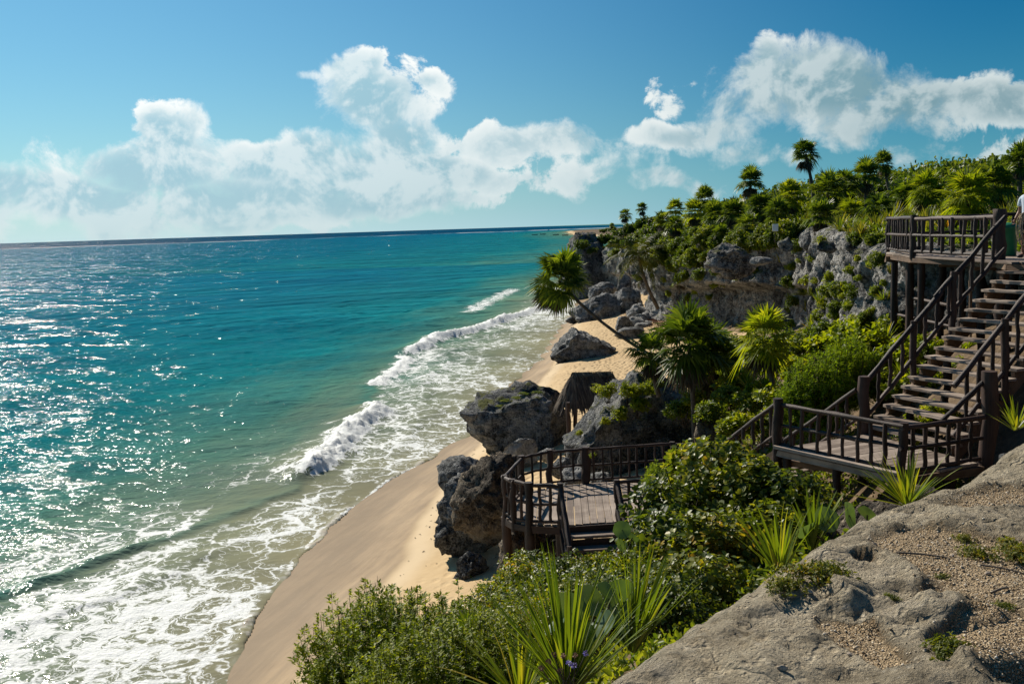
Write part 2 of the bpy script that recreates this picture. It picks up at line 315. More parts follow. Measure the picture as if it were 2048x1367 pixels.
def mat_sand():
    m, nt, out = newmat('beach_sand')
    p = geo_pos(nt); wet = attr(nt, 'wet'); steps = attr(nt, 'steps'); soil = attr(nt, 'soil')
    a = NOISE(nt, p, 0.35, 5, 0.55); b = NOISE(nt, p, 3.0, 6, 0.6); c = NOISE(nt, p, 40, 4, 0.7)
    dry = RAMP(nt, M_(nt, 'ADD', M_(nt, 'MULTIPLY', a, 0.6), M_(nt, 'MULTIPLY', b, 0.4)), [(0.35, (0.52, 0.37, 0.205)), (0.65, (0.64, 0.475, 0.275))])
    wc = RAMP(nt, M_(nt, 'ADD', M_(nt, 'MULTIPLY', a, 0.7), M_(nt, 'MULTIPLY', b, 0.3)), [(0.35, (0.26, 0.175, 0.09)), (0.65, (0.35, 0.245, 0.135))])
    sk = NOISE(nt, N(nt, 'ShaderNodeVectorMath', {0: N(nt, 'ShaderNodeVectorRotate', {'Vector': p, 'Angle': rad(18)}, rotation_type='Z_AXIS').outputs[0], 1: (2.2, 0.25, 1.0)}, operation='MULTIPLY').outputs[0], 1.0, 6, 0.65)
    wc = MIX(nt, SMOOTH(nt, sk, 0.38, 0.62), MIX(nt, 1.0, wc, (0.86, 0.85, 0.83), 'MULTIPLY'), MIX(nt, 1.0, wc, (1.14, 1.13, 1.12), 'MULTIPLY'))
    we = SMOOTH(nt, wet, 0.42, 0.58)
    line = M_(nt, 'MULTIPLY', SMOOTH(nt, wet, 0.26, 0.42), M_(nt, 'SUBTRACT', 1.0, SMOOTH(nt, wet, 0.44, 0.56)))
    col = MIX(nt, we, dry, wc)
    col = MIX(nt, M_(nt, 'MULTIPLY', line, 0.8), col, (0.70, 0.55, 0.36))
    col = MIX(nt, M_(nt, 'MULTIPLY', SMOOTH(nt, M_(nt, 'MULTIPLY_ADD', M_(nt, 'SUBTRACT', b, 0.5), 0.2, wet), 0.78, 0.97), 0.5), col, (0.17, 0.115, 0.06))
    col = MIX(nt, M_(nt, 'MULTIPLY', SMOOTH(nt, c, 0.6, 0.75), 0.25), col, (0.25, 0.18, 0.11))
    so = RAMP(nt, M_(nt, 'ADD', M_(nt, 'MULTIPLY', b, 0.6), M_(nt, 'MULTIPLY', c, 0.4)), [(0.3, (0.05, 0.035, 0.022)), (0.55, (0.17, 0.12, 0.075)), (0.75, (0.34, 0.25, 0.15))])
    se = SMOOTH(nt, M_(nt, 'ADD', soil, M_(nt, 'MULTIPLY', M_(nt, 'SUBTRACT', b, 0.5), 0.8)), 0.4, 0.6)
    col = MIX(nt, se, col, so)
    # footprints in the dry sand
    fp = N(nt, 'ShaderNodeTexVoronoi', {'Vector': N(nt, 'ShaderNodeVectorMath', {0: p, 1: (1.0, 0.7, 1.0)}, operation='MULTIPLY').outputs[0], 'Scale': 2.6, 'Randomness': 1.0}, feature='F1').outputs['Distance']
    foot = M_(nt, 'MULTIPLY', SMOOTH(nt, fp, 0.1, 0.5), M_(nt, 'MULTIPLY', steps, 1.0))
    h = M_(nt, 'ADD', M_(nt, 'MULTIPLY', foot, 0.9), M_(nt, 'MULTIPLY', c, 0.05))
    h = M_(nt, 'ADD', h, M_(nt, 'MULTIPLY', b, M_(nt, 'MULTIPLY_ADD', M_(nt, 'MAXIMUM', steps, soil), 0.9, 0.05)))
    rough = M_(nt, 'MULTIPLY_ADD', we, -0.30, 0.95)
    principled(nt, out, col=col, rough=rough, normal=bump(nt, h, 0.16, 0.8), spec=M_(nt, 'MULTIPLY_ADD', we, 0.05, 0.1))
    return m
MAT['sand'] = mat_sand()

def mat_ground():
    m, nt, out = newmat('leaf_litter')
    p = geo_pos(nt)
    b = NOISE(nt, p, 1.2, 7, 0.65); c = NOISE(nt, p, 9, 5, 0.7)
    col = RAMP(nt, M_(nt, 'ADD', M_(nt, 'MULTIPLY', b, 0.6), M_(nt, 'MULTIPLY', c, 0.4)), [(0.3, (0.012, 0.018, 0.006)), (0.5, (0.035, 0.05, 0.014)), (0.68, (0.10, 0.085, 0.04))])
    principled(nt, out, col=col, rough=0.95, normal=bump(nt, M_(nt, 'ADD', b, M_(nt, 'MULTIPLY', c, 0.4)), 0.4, 1.0), spec=0.1)
    return m
MAT['soil'] = mat_ground()

def mat_leaf(name, c0, c1, c2, trans=0.35, rough=0.45, tip=None, transcol=None, spec=0.25):
    m, nt, out = newmat(name)
    isl = N(nt, 'ShaderNodeNewGeometry').outputs['Random Per Island']
    rnd = N(nt, 'ShaderNodeObjectInfo').outputs['Random']
    cl = NOISE(nt, geo_pos(nt), 0.9, 3)
    f = M_(nt, 'ADD', M_(nt, 'MULTIPLY_ADD', isl, 0.7, 0.12), M_(nt, 'ADD', M_(nt, 'MULTIPLY', M_(nt, 'SUBTRACT', cl, 0.5), 0.7), M_(nt, 'MULTIPLY', M_(nt, 'SUBTRACT', rnd, 0.5), 0.3)))
    stops = [(0.05, c0), (0.5, c1), (0.9, c2)]
    if tip is not None: stops = [(0.05, c0), (0.5, c1), (0.82, c2), (0.95, tip)]
    col = RAMP(nt, f, stops)
    bk = N(nt, 'ShaderNodeNewGeometry').outputs['Backfacing']
    colb = MIX(nt, M_(nt, 'MULTIPLY', bk, 0.15), col, (0.16, 0.19, 0.06))
    pr = N(nt, 'ShaderNodeBsdfPrincipled', {'Base Color': colb, 'Roughness': rough, 'Specular IOR Level': spec})
    tc = MIX(nt, 1.0, col, transcol or (2.3, 2.1, 0.5), 'MULTIPLY')
    tr = N(nt, 'ShaderNodeBsdfTranslucent', {'Color': tc})
    mxs = N(nt, 'ShaderNodeMixShader', {0: trans, 1: pr.outputs[0], 2: tr.outputs[0]})
    nt.links.new(mxs.outputs[0], out.inputs[0])
    return m
MAT['hill'] = mat_leaf('leaf_hill', (0.035, 0.065, 0.01), (0.0938, 0.144, 0.0175), (0.225, 0.25, 0.0325), trans=0.42)
MAT['far'] = mat_leaf('leaf_far', (0.0275, 0.06, 0.0125), (0.0688, 0.112, 0.0187), (0.138, 0.169, 0.03), trans=0.35)
MAT['grape'] = mat_leaf('leaf_sea_grape', (0.035, 0.06, 0.0112), (0.106, 0.144, 0.02), (0.263, 0.263, 0.0425), trans=0.38, rough=0.42, tip=(0.40, 0.22, 0.03), spec=0.3)
MAT['lime'] = mat_leaf('leaf_lime', (0.08, 0.125, 0.008), (0.17, 0.22, 0.014), (0.31, 0.32, 0.03), trans=0.45, rough=0.5)
MAT['feather'] = mat_leaf('leaf_feather', (0.075, 0.138, 0.01), (0.156, 0.237, 0.015), (0.263, 0.312, 0.025), trans=0.5, rough=0.6, spec=0.1)
MAT['blade'] = mat_leaf('leaf_blade', (0.0625, 0.106, 0.0125), (0.125, 0.175, 0.0175), (0.25, 0.25, 0.0275), trans=0.4, rough=0.38, tip=(0.32, 0.25, 0.04))
MAT['palm'] = mat_leaf('leaf_palm', (0.03, 0.0575, 0.01), (0.0813, 0.131, 0.0175), (0.188, 0.231, 0.0325), trans=0.38, rough=0.38)
MAT['coco'] = mat_leaf('leaf_coconut', (0.02, 0.03, 0.007), (0.042, 0.055, 0.012), (0.10, 0.10, 0.025), trans=0.28, rough=0.55, spec=0.1)
MAT['dead'] = mat_leaf('leaf_dead', (0.045, 0.033, 0.022), (0.10, 0.075, 0.05), (0.20, 0.155, 0.10), trans=0.15, rough=0.8, transcol=(1.2, 1.0, 0.7))
MAT['thatch'] = mat_leaf('thatch', (0.07, 0.055, 0.045), (0.17, 0.135, 0.105), (0.36, 0.29, 0.22), trans=0.1, rough=0.85, transcol=(1.1, 1.0, 0.8))
MAT['yellowish'] = mat_leaf('leaf_yellowish', (0.05, 0.075, 0.012), (0.13, 0.145, 0.025), (0.27, 0.24, 0.06), trans=0.35, rough=0.45, tip=(0.42, 0.22, 0.04))
MAT['paleleaf'] = mat_leaf('leaf_pale', (0.05, 0.10, 0.05), (0.09, 0.15, 0.08), (0.15, 0.21, 0.11), trans=0.25, rough=0.4)
MAT['moss'] = mat_leaf('leaf_mat', (0.045, 0.065, 0.012), (0.10, 0.125, 0.02), (0.19, 0.19, 0.04), trans=0.35, rough=0.6, tip=(0.25, 0.17, 0.06))

def mat_plain(name, c, rough=0.6, nscale=8, var=0.25, spec=0.3):
    m, nt, out = newmat(name)
    n = NOISE(nt, obj_co(nt), nscale, 5, 0.6)
    col = RAMP(nt, n, [(0.3, tuple(x * (1 - var) for x in c)), (0.7, tuple(min(1, x * (1 + var)) for x in c))])
    principled(nt, out, col=col, rough=rough, normal=bump(nt, n, 0.01, 0.3), spec=spec)
    return m

def mat_water():
    m, nt, out = newmat('sea_water')
    p = geo_pos(nt); off = attr(nt, 'offshore'); foam = attr(nt, 'foam'); brown = attr(nt, 'brown'); rng_ = attr(nt, 'range'); reef = attr(nt, 'reef')
    # colour of the water by how deep it is, with wave shading painted in
    pn = N(nt, 'ShaderNodeVectorMath', {0: p, 1: (1.0, 0.45, 1.0)}, operation='MULTIPLY').outputs[0]
    big = NOISE(nt, pn, 0.06, 5, 0.6, 0.5); mid = NOISE(nt, pn, 0.35, 5, 0.6)
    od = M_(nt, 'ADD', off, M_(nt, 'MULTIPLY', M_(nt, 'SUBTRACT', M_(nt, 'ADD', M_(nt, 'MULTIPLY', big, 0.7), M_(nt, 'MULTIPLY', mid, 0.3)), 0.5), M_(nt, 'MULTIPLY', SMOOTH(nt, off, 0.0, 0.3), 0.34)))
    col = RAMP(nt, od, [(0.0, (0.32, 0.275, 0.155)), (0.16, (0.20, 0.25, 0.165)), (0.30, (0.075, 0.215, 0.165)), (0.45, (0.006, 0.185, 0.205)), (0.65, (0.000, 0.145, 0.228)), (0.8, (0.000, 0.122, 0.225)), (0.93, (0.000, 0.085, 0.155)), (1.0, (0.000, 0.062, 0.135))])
    col = MIX(nt, SMOOTH(nt, NOISE(nt, N(nt, 'ShaderNodeVectorMath', {0: p, 1: (0.35, 1.0, 1.0)}, operation='MULTIPLY').outputs[0], 0.05, 6, 0.7), 0.35, 0.65), MIX(nt, 1.0, col, (0.80, 0.82, 0.86), 'MULTIPLY'), MIX(nt, 1.0, col, (1.15, 1.15, 1.12), 'MULTIPLY'))  # light and shade of wave faces painted into the colour as streaks
    # foam: lace of open cells, drawn out along the shore
    w1 = N(nt, 'ShaderNodeVectorMath', {0: N(nt, 'ShaderNodeVectorMath', {0: NOISE(nt, p, 0.55, 3, out=1), 1: (0.5, 0.5, 0.5)}, operation='SUBTRACT').outputs[0], 3: 2.6}, operation='SCALE').outputs[0]
    w2 = N(nt, 'ShaderNodeVectorMath', {0: N(nt, 'ShaderNodeVectorMath', {0: NOISE(nt, p, 2.2, 4, out=1), 1: (0.5, 0.5, 0.5)}, operation='SUBTRACT').outputs[0], 3: 0.75}, operation='SCALE').outputs[0]
    q = N(nt, 'ShaderNodeVectorMath', {0: N(nt, 'ShaderNodeVectorMath', {0: p, 1: w1}, operation='ADD').outputs[0], 1: w2}, operation='ADD').outputs[0]
    q = N(nt, 'ShaderNodeVectorMath', {0: q, 1: (0.95, 0.55, 0.0)}, operation='MULTIPLY').outputs[0]
    e1 = N(nt, 'ShaderNodeTexVoronoi', {'Vector': q, 'Scale': 0.85, 'Randomness': 1.0}, feature='DISTANCE_TO_EDGE', voronoi_dimensions='2D').outputs['Distance']
    e2 = N(nt, 'ShaderNodeTexVoronoi', {'Vector': q, 'Scale': 2.1, 'Randomness': 1.0}, feature='DISTANCE_TO_EDGE', voronoi_dimensions='2D').outputs['Distance']
    e3 = N(nt, 'ShaderNodeTexVoronoi', {'Vector': q, 'Scale': 5.2, 'Randomness': 1.0}, feature='DISTANCE_TO_EDGE', voronoi_dimensions='2D').outputs['Distance']
    patch = NOISE(nt, pn, 0.5, 4, 0.6); fine = NOISE(nt, p, 7.0, 5, 0.7)
    lace = M_(nt, 'MAXIMUM', M_(nt, 'SUBTRACT', 1.0, M_(nt, 'MULTIPLY', e1, 4.2)), M_(nt, 'MULTIPLY', M_(nt, 'SUBTRACT', 1.0, M_(nt, 'MULTIPLY', e2, 5.0)), 0.86))
    lace = M_(nt, 'MAXIMUM', lace, M_(nt, 'MULTIPLY', M_(nt, 'SUBTRACT', 1.0, M_(nt, 'MULTIPLY', e3, 5.5)), 0.66))
    fv = M_(nt, 'ADD', lace, M_(nt, 'MULTIPLY', M_(nt, 'SUBTRACT', patch, 0.5), 1.5))
    fv = M_(nt, 'ADD', fv, M_(nt, 'MULTIPLY', M_(nt, 'SUBTRACT', fine, 0.5), 0.55))
    thr = M_(nt, 'MULTIPLY_ADD', foam, -1.75, 1.55)
    fm = SMOOTH(nt, M_(nt, 'SUBTRACT', fv, thr), -0.12, 0.30)
    fm = M_(nt, 'MULTIPLY', fm, SMOOTH(nt, foam, 0.02, 0.18))
    fm = M_(nt, 'MAXIMUM', fm, M_(nt, 'MULTIPLY', reef, SMOOTH(nt, NOISE(nt, N(nt, 'ShaderNodeVectorMath', {0: p, 1: (1.0, 0.25, 0.0)}, operation='MULTIPLY').outputs[0], 0.008, 4, 0.65), 0.46, 0.52)))
    # soft milky veil of aerated water round the foam
    veil = M_(nt, 'MULTIPLY', SMOOTH(nt, foam, 0.1, 0.7), SMOOTH(nt, patch, 0.35, 0.65))
    col = MIX(nt, M_(nt, 'MULTIPLY', veil, 0.3), col, (0.38, 0.38, 0.28))
    fcol = MIX(nt, brown, (0.80, 0.82, 0.80), MIX(nt, NOISE(nt, p, 6, 4), (0.17, 0.125, 0.08), (0.50, 0.40, 0.28)))
    # wind waves and ripples
    pw = N(nt, 'ShaderNodeVectorRotate', {'Vector': p, 'Angle': rad(-24)}, rotation_type='Z_AXIS').outputs[0]
    pw = N(nt, 'ShaderNodeVectorMath', {0: pw, 1: (0.55, 1.0, 1.0)}, operation='MULTIPLY').outputs[0]
    r1 = NOISE(nt, pw, 0.5, 3, 0.5, 0.4); r2 = NOISE(nt, pw, 1.7, 3, 0.55, 0.3); r3 = NOISE(nt, pw, 6.0, 3, 0.55)
    near = M_(nt, 'SUBTRACT', 1.0, SMOOTH(nt, rng_, 0.0, 0.55))
    g1 = NOISE(nt, pw, 0.13, 3, 0.6, 0.3); g2 = NOISE(nt, pw, 0.035, 4, 0.65, 0.2)
    h = M_(nt, 'ADD', M_(nt, 'MULTIPLY', r1, 0.26), M_(nt, 'ADD', M_(nt, 'MULTIPLY', r2, 0.17), M_(nt, 'MULTIPLY', r3, M_(nt, 'MULTIPLY', near, 0.06))))
    h = M_(nt, 'ADD', h, M_(nt, 'ADD', M_(nt, 'MULTIPLY', g1, M_(nt, 'MULTIPLY', SMOOTH(nt, rng_, 0.2, 0.5), 3.2)), M_(nt, 'MULTIPLY', g2, M_(nt, 'MULTIPLY', SMOOTH(nt, rng_, 0.4, 0.8), 12.0))))
    calm = M_(nt, 'MULTIPLY_ADD', SMOOTH(nt, off, 0.05, 0.3), 0.72, 0.28)
    nb = N(nt, 'ShaderNodeBump', {'Height': h, 'Distance': 1.25, 'Strength': M_(nt, 'MULTIPLY', calm, 0.9)}).outputs[0]
    # waves too small to be resolved keep a far sea from mirroring fully at grazing angles
    fr = N(nt, 'ShaderNodeFresnel', {'IOR': 1.33, 'Normal': nb}).outputs[0]
    fr = M_(nt, 'MINIMUM', M_(nt, 'MULTIPLY', fr, M_(nt, 'MULTIPLY_ADD', SMOOTH(nt, off, 0.08, 0.45), 0.22, 0.16)), M_(nt, 'MULTIPLY_ADD', rng_, -0.12, 0.20))
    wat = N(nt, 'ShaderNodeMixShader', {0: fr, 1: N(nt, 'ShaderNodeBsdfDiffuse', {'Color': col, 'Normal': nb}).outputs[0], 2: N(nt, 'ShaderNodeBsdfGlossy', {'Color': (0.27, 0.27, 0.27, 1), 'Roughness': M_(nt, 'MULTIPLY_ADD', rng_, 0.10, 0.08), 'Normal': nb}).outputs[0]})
    fh = M_(nt, 'ADD', M_(nt, 'MULTIPLY', fine, 0.5), NOISE(nt, p, 2.4, 5, 0.7))
    fb = N(nt, 'ShaderNodeBsdfPrincipled', {'Base Color': fcol, 'Roughness': 0.7, 'Normal': bump(nt, fh, 0.12, 0.8), 'Specular IOR Level': 0.3})
    mxs = N(nt, 'ShaderNodeMixShader', {0: M_(nt, 'MAXIMUM', fm, brown), 1: wat.outputs[0], 2: fb.outputs[0]})
    nt.links.new(mxs.outputs[0], out.inputs[0])
    return m
MAT['water'] = mat_water()

# ------------------------------------------------------------------ plan of the coast
_shore_px = [(480, 1367), (500, 1290), (540, 1200), (600, 1110), (700, 1020), (790, 960), (900, 900), (960, 860), (1000, 800), (1040, 760), (1090, 720), (1112, 680), (1132, 650), (1150, 628)]
_sp = [G(a, b, 0.02) for a, b in _shore_px]
SH_Y = np.array([-20, 10] + [p.y for p in _sp] + [150, 160, 200, 260, 340, 480, 700, 900, 1100, 1400, 1800, 2000, 4000])
SH_X = np.array([-3, -5.2] + [p.x for p in _sp] + [10.5, 12.5, 17, 27, 45, 72, 88, 84, 74, 86, 106, 200, 900])
def shore_x(y): return np.interp(y, SH_Y, SH_X)
_cr_px = [(0, 1195), (170, 1140), (300, 1075), (440, 1020), (560, 985), (650, 930), (700, 865), (745, 815), (745, 760), (830, 700), (900, 672), (1000, 640), (1100, 612)]
_cp = [G(a, b, 0.2) for a, b in _cr_px]
CR_Y = np.array([10] + [p.y for p in _cp] + [150, 170, 220, 400])
CR_X = np.array([-30] + [p.x for p in _cp] + [8.5, 11, 15, 40])
def smooth_interp(y, xs, ys, w=1.2):
    return (np.interp(y - w, xs, ys) + 2 * np.interp(y, xs, ys) + np.interp(y + w, xs, ys)) / 4
_bm_px = [(585, 1367), (640, 1312), (695, 1252), (740, 1200), (780, 1165), (818, 1118), (824, 1085), (850, 1040), (868, 1005), (930, 915)]
_bp = [G(a, b, 0.75) for a, b in _bm_px]
BM_Y = np.array([-10, 15] + [p.y for p in _bp] + [58, 75, 90, 110, 130, 160])
BM_X = np.array([-2, -3.6] + [p.x for p in _bp] + [.9, 3.2, 5.0, 7.4, 10.5, 15])
def berm_x(y): return np.interp(y, BM_Y, BM_X)

# ------------------------------------------------------------------ ground between sea and cliff
ctrl = [
    (-1.5, 30, 1.15), (-2.5, 26, 1.0), (0, 25, 1.8), (2, 25, 2.3), (4, 25, 2.9), (5, 28, 2.9), (6, 24, 4.1), (7, 20, 5.1), (8, 18, 5.5), (9.5, 17.5, 6.2),
    (10.5, 20, 7.2), (12, 23, 8.6), (12.5, 28, 7.6), (11, 30, 6.3), (10, 33, 5.4), (8.5, 28, 5.0), (8, 24, 5.1), (8, 32, 4.2), (12, 37, 5.4), (9, 37, 3.5), (13, 46, 4.2), (10, 50, 2.3), (17, 62, 4.0), (20, 68, 3.6),
    (14, 64, 2.2), (12, 75, 1.8), (15, 82, 1.9), (12, 88, 1.5), (5, 36, 2.6), (3, 42, 1.9), (1.5, 38, 1.7), (6, 46, 1.9), (8, 60, 1.6), (6, 75, 1.3), (9, 95, 1.2), (12, 98, 1.8), (11.5, 112, 0.9), (14, 118, 1.2), (13, 135, 0.3), (15, 150, 0.2),
    (-4, 2, 6.5), (0, 4.2, 8.6), (1.5, 6, 8.2), (3, 7.5, 8.3), (-1, 6, 7.3), (-2.2, 7, 5.6), (-1, 10, 5.7), (-2.3, 10, 4.4), (-3.3, 10, 2.3), (-4.2, 10, 1.2), (-4.4, 13, 1.0), (-3.4, 14, 1.15), (-2, 14, 2.6), (-2.7, 18, 1.0), (-1.2, 17, 2.3), (0, 14, 4.9),
    (2, 14, 5.8), (4, 14, 6.2), (2, 10, 6.9), (5, 11, 7.5), (6.5, 14, 6.3), (9, 14, 7.3), (0, 19, 2.7), (2, 19, 3.6), (4, 18.5, 4.7), (5.5, 17, 5.4), (-1.5, 21, 1.5), (-5, 4, 2.5), (-5, -5, 3), (6, 8, 8.8), (10, 10, 9.0), (13, 15, 9.2), (14, 20, 9.4), (15, 30, 9.0),
    (2, 55, 1.35), (1, 48, 1.35), (0.3, 43, 1.3), (-1, 38, 1.15), (20, 95, 4), (22, 60, 6), (25, 80, 6), (20, 130, 3),
]
for y in np.arange(12, 150, 5.0):
    s = float(shore_x(y)); b = float(berm_x(y)); b = max(b, s + 1.0)
    ctrl += [(s, y, 0.02), (s - 5, y, -0.45), (s - 12, y, -1.2), ((s + b) / 2, y, 0.32), (b, y, 0.75)]
ctrl = np.array(ctrl)
def make_rbf(c, eps=0.4):
    xy = c[:, :2]; n = len(c)
    K = np.sqrt(((xy[:, None] - xy[None]) ** 2).sum(-1) + eps ** 2)
    A = np.zeros((n + 3, n + 3)); A[:n, :n] = K - np.eye(n) * 0.02; A[:n, n] = 1; A[:n, n + 1:] = xy; A[n, :n] = 1; A[n + 1:, :n] = xy.T
    w = np.linalg.solve(A, np.concatenate([c[:, 2], [0, 0, 0]]))
    def f(x, y):
        q = np.stack([np.ravel(x), np.ravel(y)], -1).astype(float); o = np.zeros(len(q))
        for k in range(0, len(q), 20000):
            s = q[k:k + 20000]
            D = np.sqrt(((s[:, None] - xy[None]) ** 2).sum(-1) + eps ** 2)
            o[k:k + 20000] = D @ w[:n] + w[n] + s @ w[n + 1:]
        return o
    return f
_low = make_rbf(ctrl)
def low_z(x, y):
    x = np.atleast_1d(np.asarray(x, float)).ravel(); y = np.atleast_1d(np.asarray(y, float)).ravel()
    z = _low(x, y); land = sstep(0.9, 2.2, z)
    p = np.stack([x, y, 0 * x], -1)
    return z + land * (0.16 * fbm(p * 0.7, 4, 5)) + (1 - land) * 0.02 * fbm(p * 0.35, 2, 9)
def gz(x, y): return float(low_z([x], [y])[0])

xs = np.arange(-34, 24.01, 0.25); ys = np.concatenate([np.arange(-6, 8, 0.6), np.arange(8, 70, 0.25), np.arange(70, 170, 0.45)])
XX, YY = np.meshgrid(xs, ys, indexing='ij')
xf, yf = XX.ravel(), YY.ravel()
zf = low_z(xf, yf)
pn_ = np.stack([xf, yf, 0 * xf], -1)
bx_ = np.maximum(berm_x(yf), shore_x(yf) + 0.9) + 0.35 * fbm(pn_ * 0.25, 3, 3)
wet_ = np.clip(0.5 + (bx_ - xf) * 0.22, 0, 1)
# dry trampled sand inland of the berm; soil where the slope carries plants
d_in = xf - bx_
steps_ = sstep(0.5, 2.5, d_in) * (0.35 * sstep(20, 26, yf) + 0.65 * sstep(34, 44, yf))
soil_ = np.maximum(sstep(1.9, 2.9, zf + 0.5 * fbm(pn_ * 0.5, 3, 8)), sstep(24, 14, yf) * sstep(1.2, 1.7, zf)) * (1 - sstep(60, 70, yf) * sstep(4, 1.5, zf))
fs = grid_faces(len(xs), len(ys))
beach = link('beach', mesh_np('beach', np.stack([xf, yf, zf], -1), fs, attrs={'wet': wet_, 'steps': steps_, 'soil': soil_}), MAT['sand'])
tag(beach, 'golden sand beach rising to the brown slope below the cliff', None, kind='structure')

# ------------------------------------------------------------------ sea
def sea():
    A = np.concatenate([np.arange(-62, -31, 0.6), np.arange(-31, 10, 0.095), np.arange(10, 30, 0.6)]) * math.pi / 180
    r = [13.0]
    while r[-1] < 26000:
        q = r[-1]; r.append(q * (1.0045 if q < 75 else 1.0062 if q < 170 else 1.02))
    r = np.array(r)
    AA, RR = np.meshgrid(A, r, indexing='ij'); a = AA.ravel(); q = RR.ravel()
    x = q * np.sin(a); y = q * np.cos(a)
    p = np.stack([x, y, 0 * x], -1)
    sx_ = shore_x(y) + 0.45 * fbm(p * np.array([0.12, 0.3, 1]), 3, 21) + 0.12 * fbm(p * 1.3, 3, 22)
    off = sx_ - x                                   # metres offshore
    cx = smooth_interp(y, CR_Y, CR_X) + 1.0 * fbm(np.stack([y * 0.22, 0 * y, 0 * y], -1), 3, 31) + 0.35 * fbm(p * np.array([.3, .5, 1]), 3, 32)
    dc = x - cx                                     # metres shoreward of the breaker
    fade = 1 - sstep(120, 190, q)
    land_f = sstep(0.2, 4.0, off)
    # breaker
    amp = 0.34 + 0.14 * vnoise(np.stack([y * 0.12, 0 * y, 0 * y], -1), 41)
    brk = np.maximum(sstep(42, 46, y) * (1 - sstep(60, 64, y)), sstep(84, 90, y) * (1 - sstep(140, 150, y)))
    bn = sstep(-0.3, 0.2, vnoise(np.stack([y * 0.22, 0 * y, 0 * y + 9], -1), 44))
    brk = np.maximum(brk, 0.75 * bn * sstep(60, 64, y) * (1 - sstep(84, 88, y)))
    brk = np.maximum(brk, 0.5 * bn ** 2 * sstep(26, 30, y) * (1 - sstep(42, 45, y)))
    brk = np.clip(brk, 0, 1)
    prof = np.where(dc > 0, np.exp(-(dc / (0.24 + 0.5 * brk)) ** 2), np.exp(-(np.abs(dc) / (0.75 + 1.2 * brk)) ** 1.5))
    seg_n = 0.35 + 0.65 * sstep(-0.25, 0.35, vnoise(np.stack([y * 0.33, 0 * y, 0 * y + 2], -1), 43))
    hump = amp * prof * np.maximum(0.52 * seg_n * (1 + .5 * fbm(p * .9, 3, 46)), 1.35 * brk) * fade * land_f * (1 - 0.65 * sstep(62, 66, y) * (1 - sstep(80, 86, y)))
    # swell lines behind it, parallel to the shore
    warp = 1.6 * fbm(p * np.array([0.09, 0.05, 1]), 3, 51)
    ph = (dc + warp) / 8.5
    env = sstep(-0.5, -6, dc) * (1 - sstep(30, 70, -dc))
    cs = np.cos(2 * math.pi * ph)
    swell = 0.20 * (np.exp(1.6 * (cs - 1)) - 0.3) * env * fade * (0.55 + 0.6 * vnoise(p * np.array([0.1, 0.04, 1]), 53))
    # wind sea
    ca, sa = math.cos(0.4), math.sin(0.4)
    pw = np.stack([(x * ca - y * sa) * 0.6, (x * sa + y * ca), 0 * x], -1)
    wind = (0.16 * fbm(pw * 0.28, 3, 61, ridged=True) + 0.07 * fbm(pw * 0.8, 3, 63)) * fade * sstep(3, 14, off)
    chop = 0.03 * fbm(p * 1.1, 3, 65) * fade * land_f
    # second little wave close in
    dc2 = dc - 3.6 - 0.8 * fbm(np.stack([y * 0.2, 0 * y + 5, 0 * y], -1), 3, 33)
    h2 = 0.09 * np.where(dc2 > 0, np.exp(-(dc2 / 0.4) ** 2), np.exp(-(np.abs(dc2) / 1.2) ** 1.5)) * land_f * sstep(2.0, 3.5, off) * fade
    # turbulent white water tumbling down the front of the breaker
    tum = brk * fade * np.where(dc > 0, 1 - sstep(0.2, 1.7, dc), np.exp(-(dc / 0.7) ** 2))
    lump = tum * (0.13 * np.abs(fbm(p * 1.3, 4, 71)) * 2 + 0.26 * np.abs(fbm(p * 3.6, 3, 73)))
    # swash front: a low bore pushing sand
    edge = np.exp(-((off - 0.22 - .25 * fbm(p * .8, 3, 79)) / 0.2) ** 2) * (1 - sstep(46, 52, y)) * sstep(24, 27, y)
    edge = edge * sstep(-0.35, 0.25, fbm(np.stack([y * .45, x * .1, 0 * y], -1), 3, 78))
    bore = 0.055 * edge * np.clip(1 + 1.6 * fbm(p * 2.6, 3, 75), 0, 3)
    z = 0.02 + hump + swell + wind + chop + h2 + lump + bore
    lowz = 0.02 + sstep(0, -1.0, off) * 0
    z = np.where(off < 0, -0.15 + 0 * z, z)
    # foam amounts
    surf = sstep(-0.6, 1.0, dc) * sstep(-0.1, 0.5, off) * fade
    surf *= 0.56 + 0.05 * sstep(48, 34, y) + 0.28 * fbm(p * np.array([0.15, 0.08, 1]), 3, 81) - 0.12 * sstep(58, 80, y)
    backwash = sstep(-11, -1.0, dc) * (dc < 0) * fade * (0.46 * np.clip(1.0 - (y - 40) / 22, 0.0, 1.0) + 0.10)
    backwash *= sstep(0.25, 0.6, 0.5 + 0.9 * fbm(p * np.array([0.2, 0.1, 1]), 3, 83))
    nb = 0.5 + 0.9 * fbm(p * np.array([0.45, 0.2, 1]), 3, 85)
    trail = brk * fade * (1 - sstep(0.3, 3.2, -dc)) * (dc < 0) * 0.62 * np.clip(nb + 0.25, 0, 1)
    foam = np.maximum.reduce([surf, backwash, trail, tum * 1.5])
    foam *= 1 - 0.7 * (1 - brk) * np.exp(-((dc - 0.05) / 0.35) ** 2) * fade * seg_n
    foam = np.maximum(foam, np.exp(-((off - .2 - .3 * fbm(p * .7, 3, 87)) / .16) ** 2) * (off > -.05) * fade * sstep(-.3, .3, fbm(np.stack([y * .3, 0 * y, 0 * y], -1), 2, 88)) * .85)
    far_br = np.exp(-((off - 14) / 2.0) ** 2) * sstep(125, 132, y) * (1 - sstep(175, 185, y))
    foam = np.maximum(foam, far_br * 0.7)
    # strip of broken water at the head of the far spit and round the rocks
    foam = np.maximum(foam, np.exp(-((off - 3) / 5.0) ** 2) * sstep(118, 126, y) * (1 - sstep(190, 230, y)) * 0.8)
    
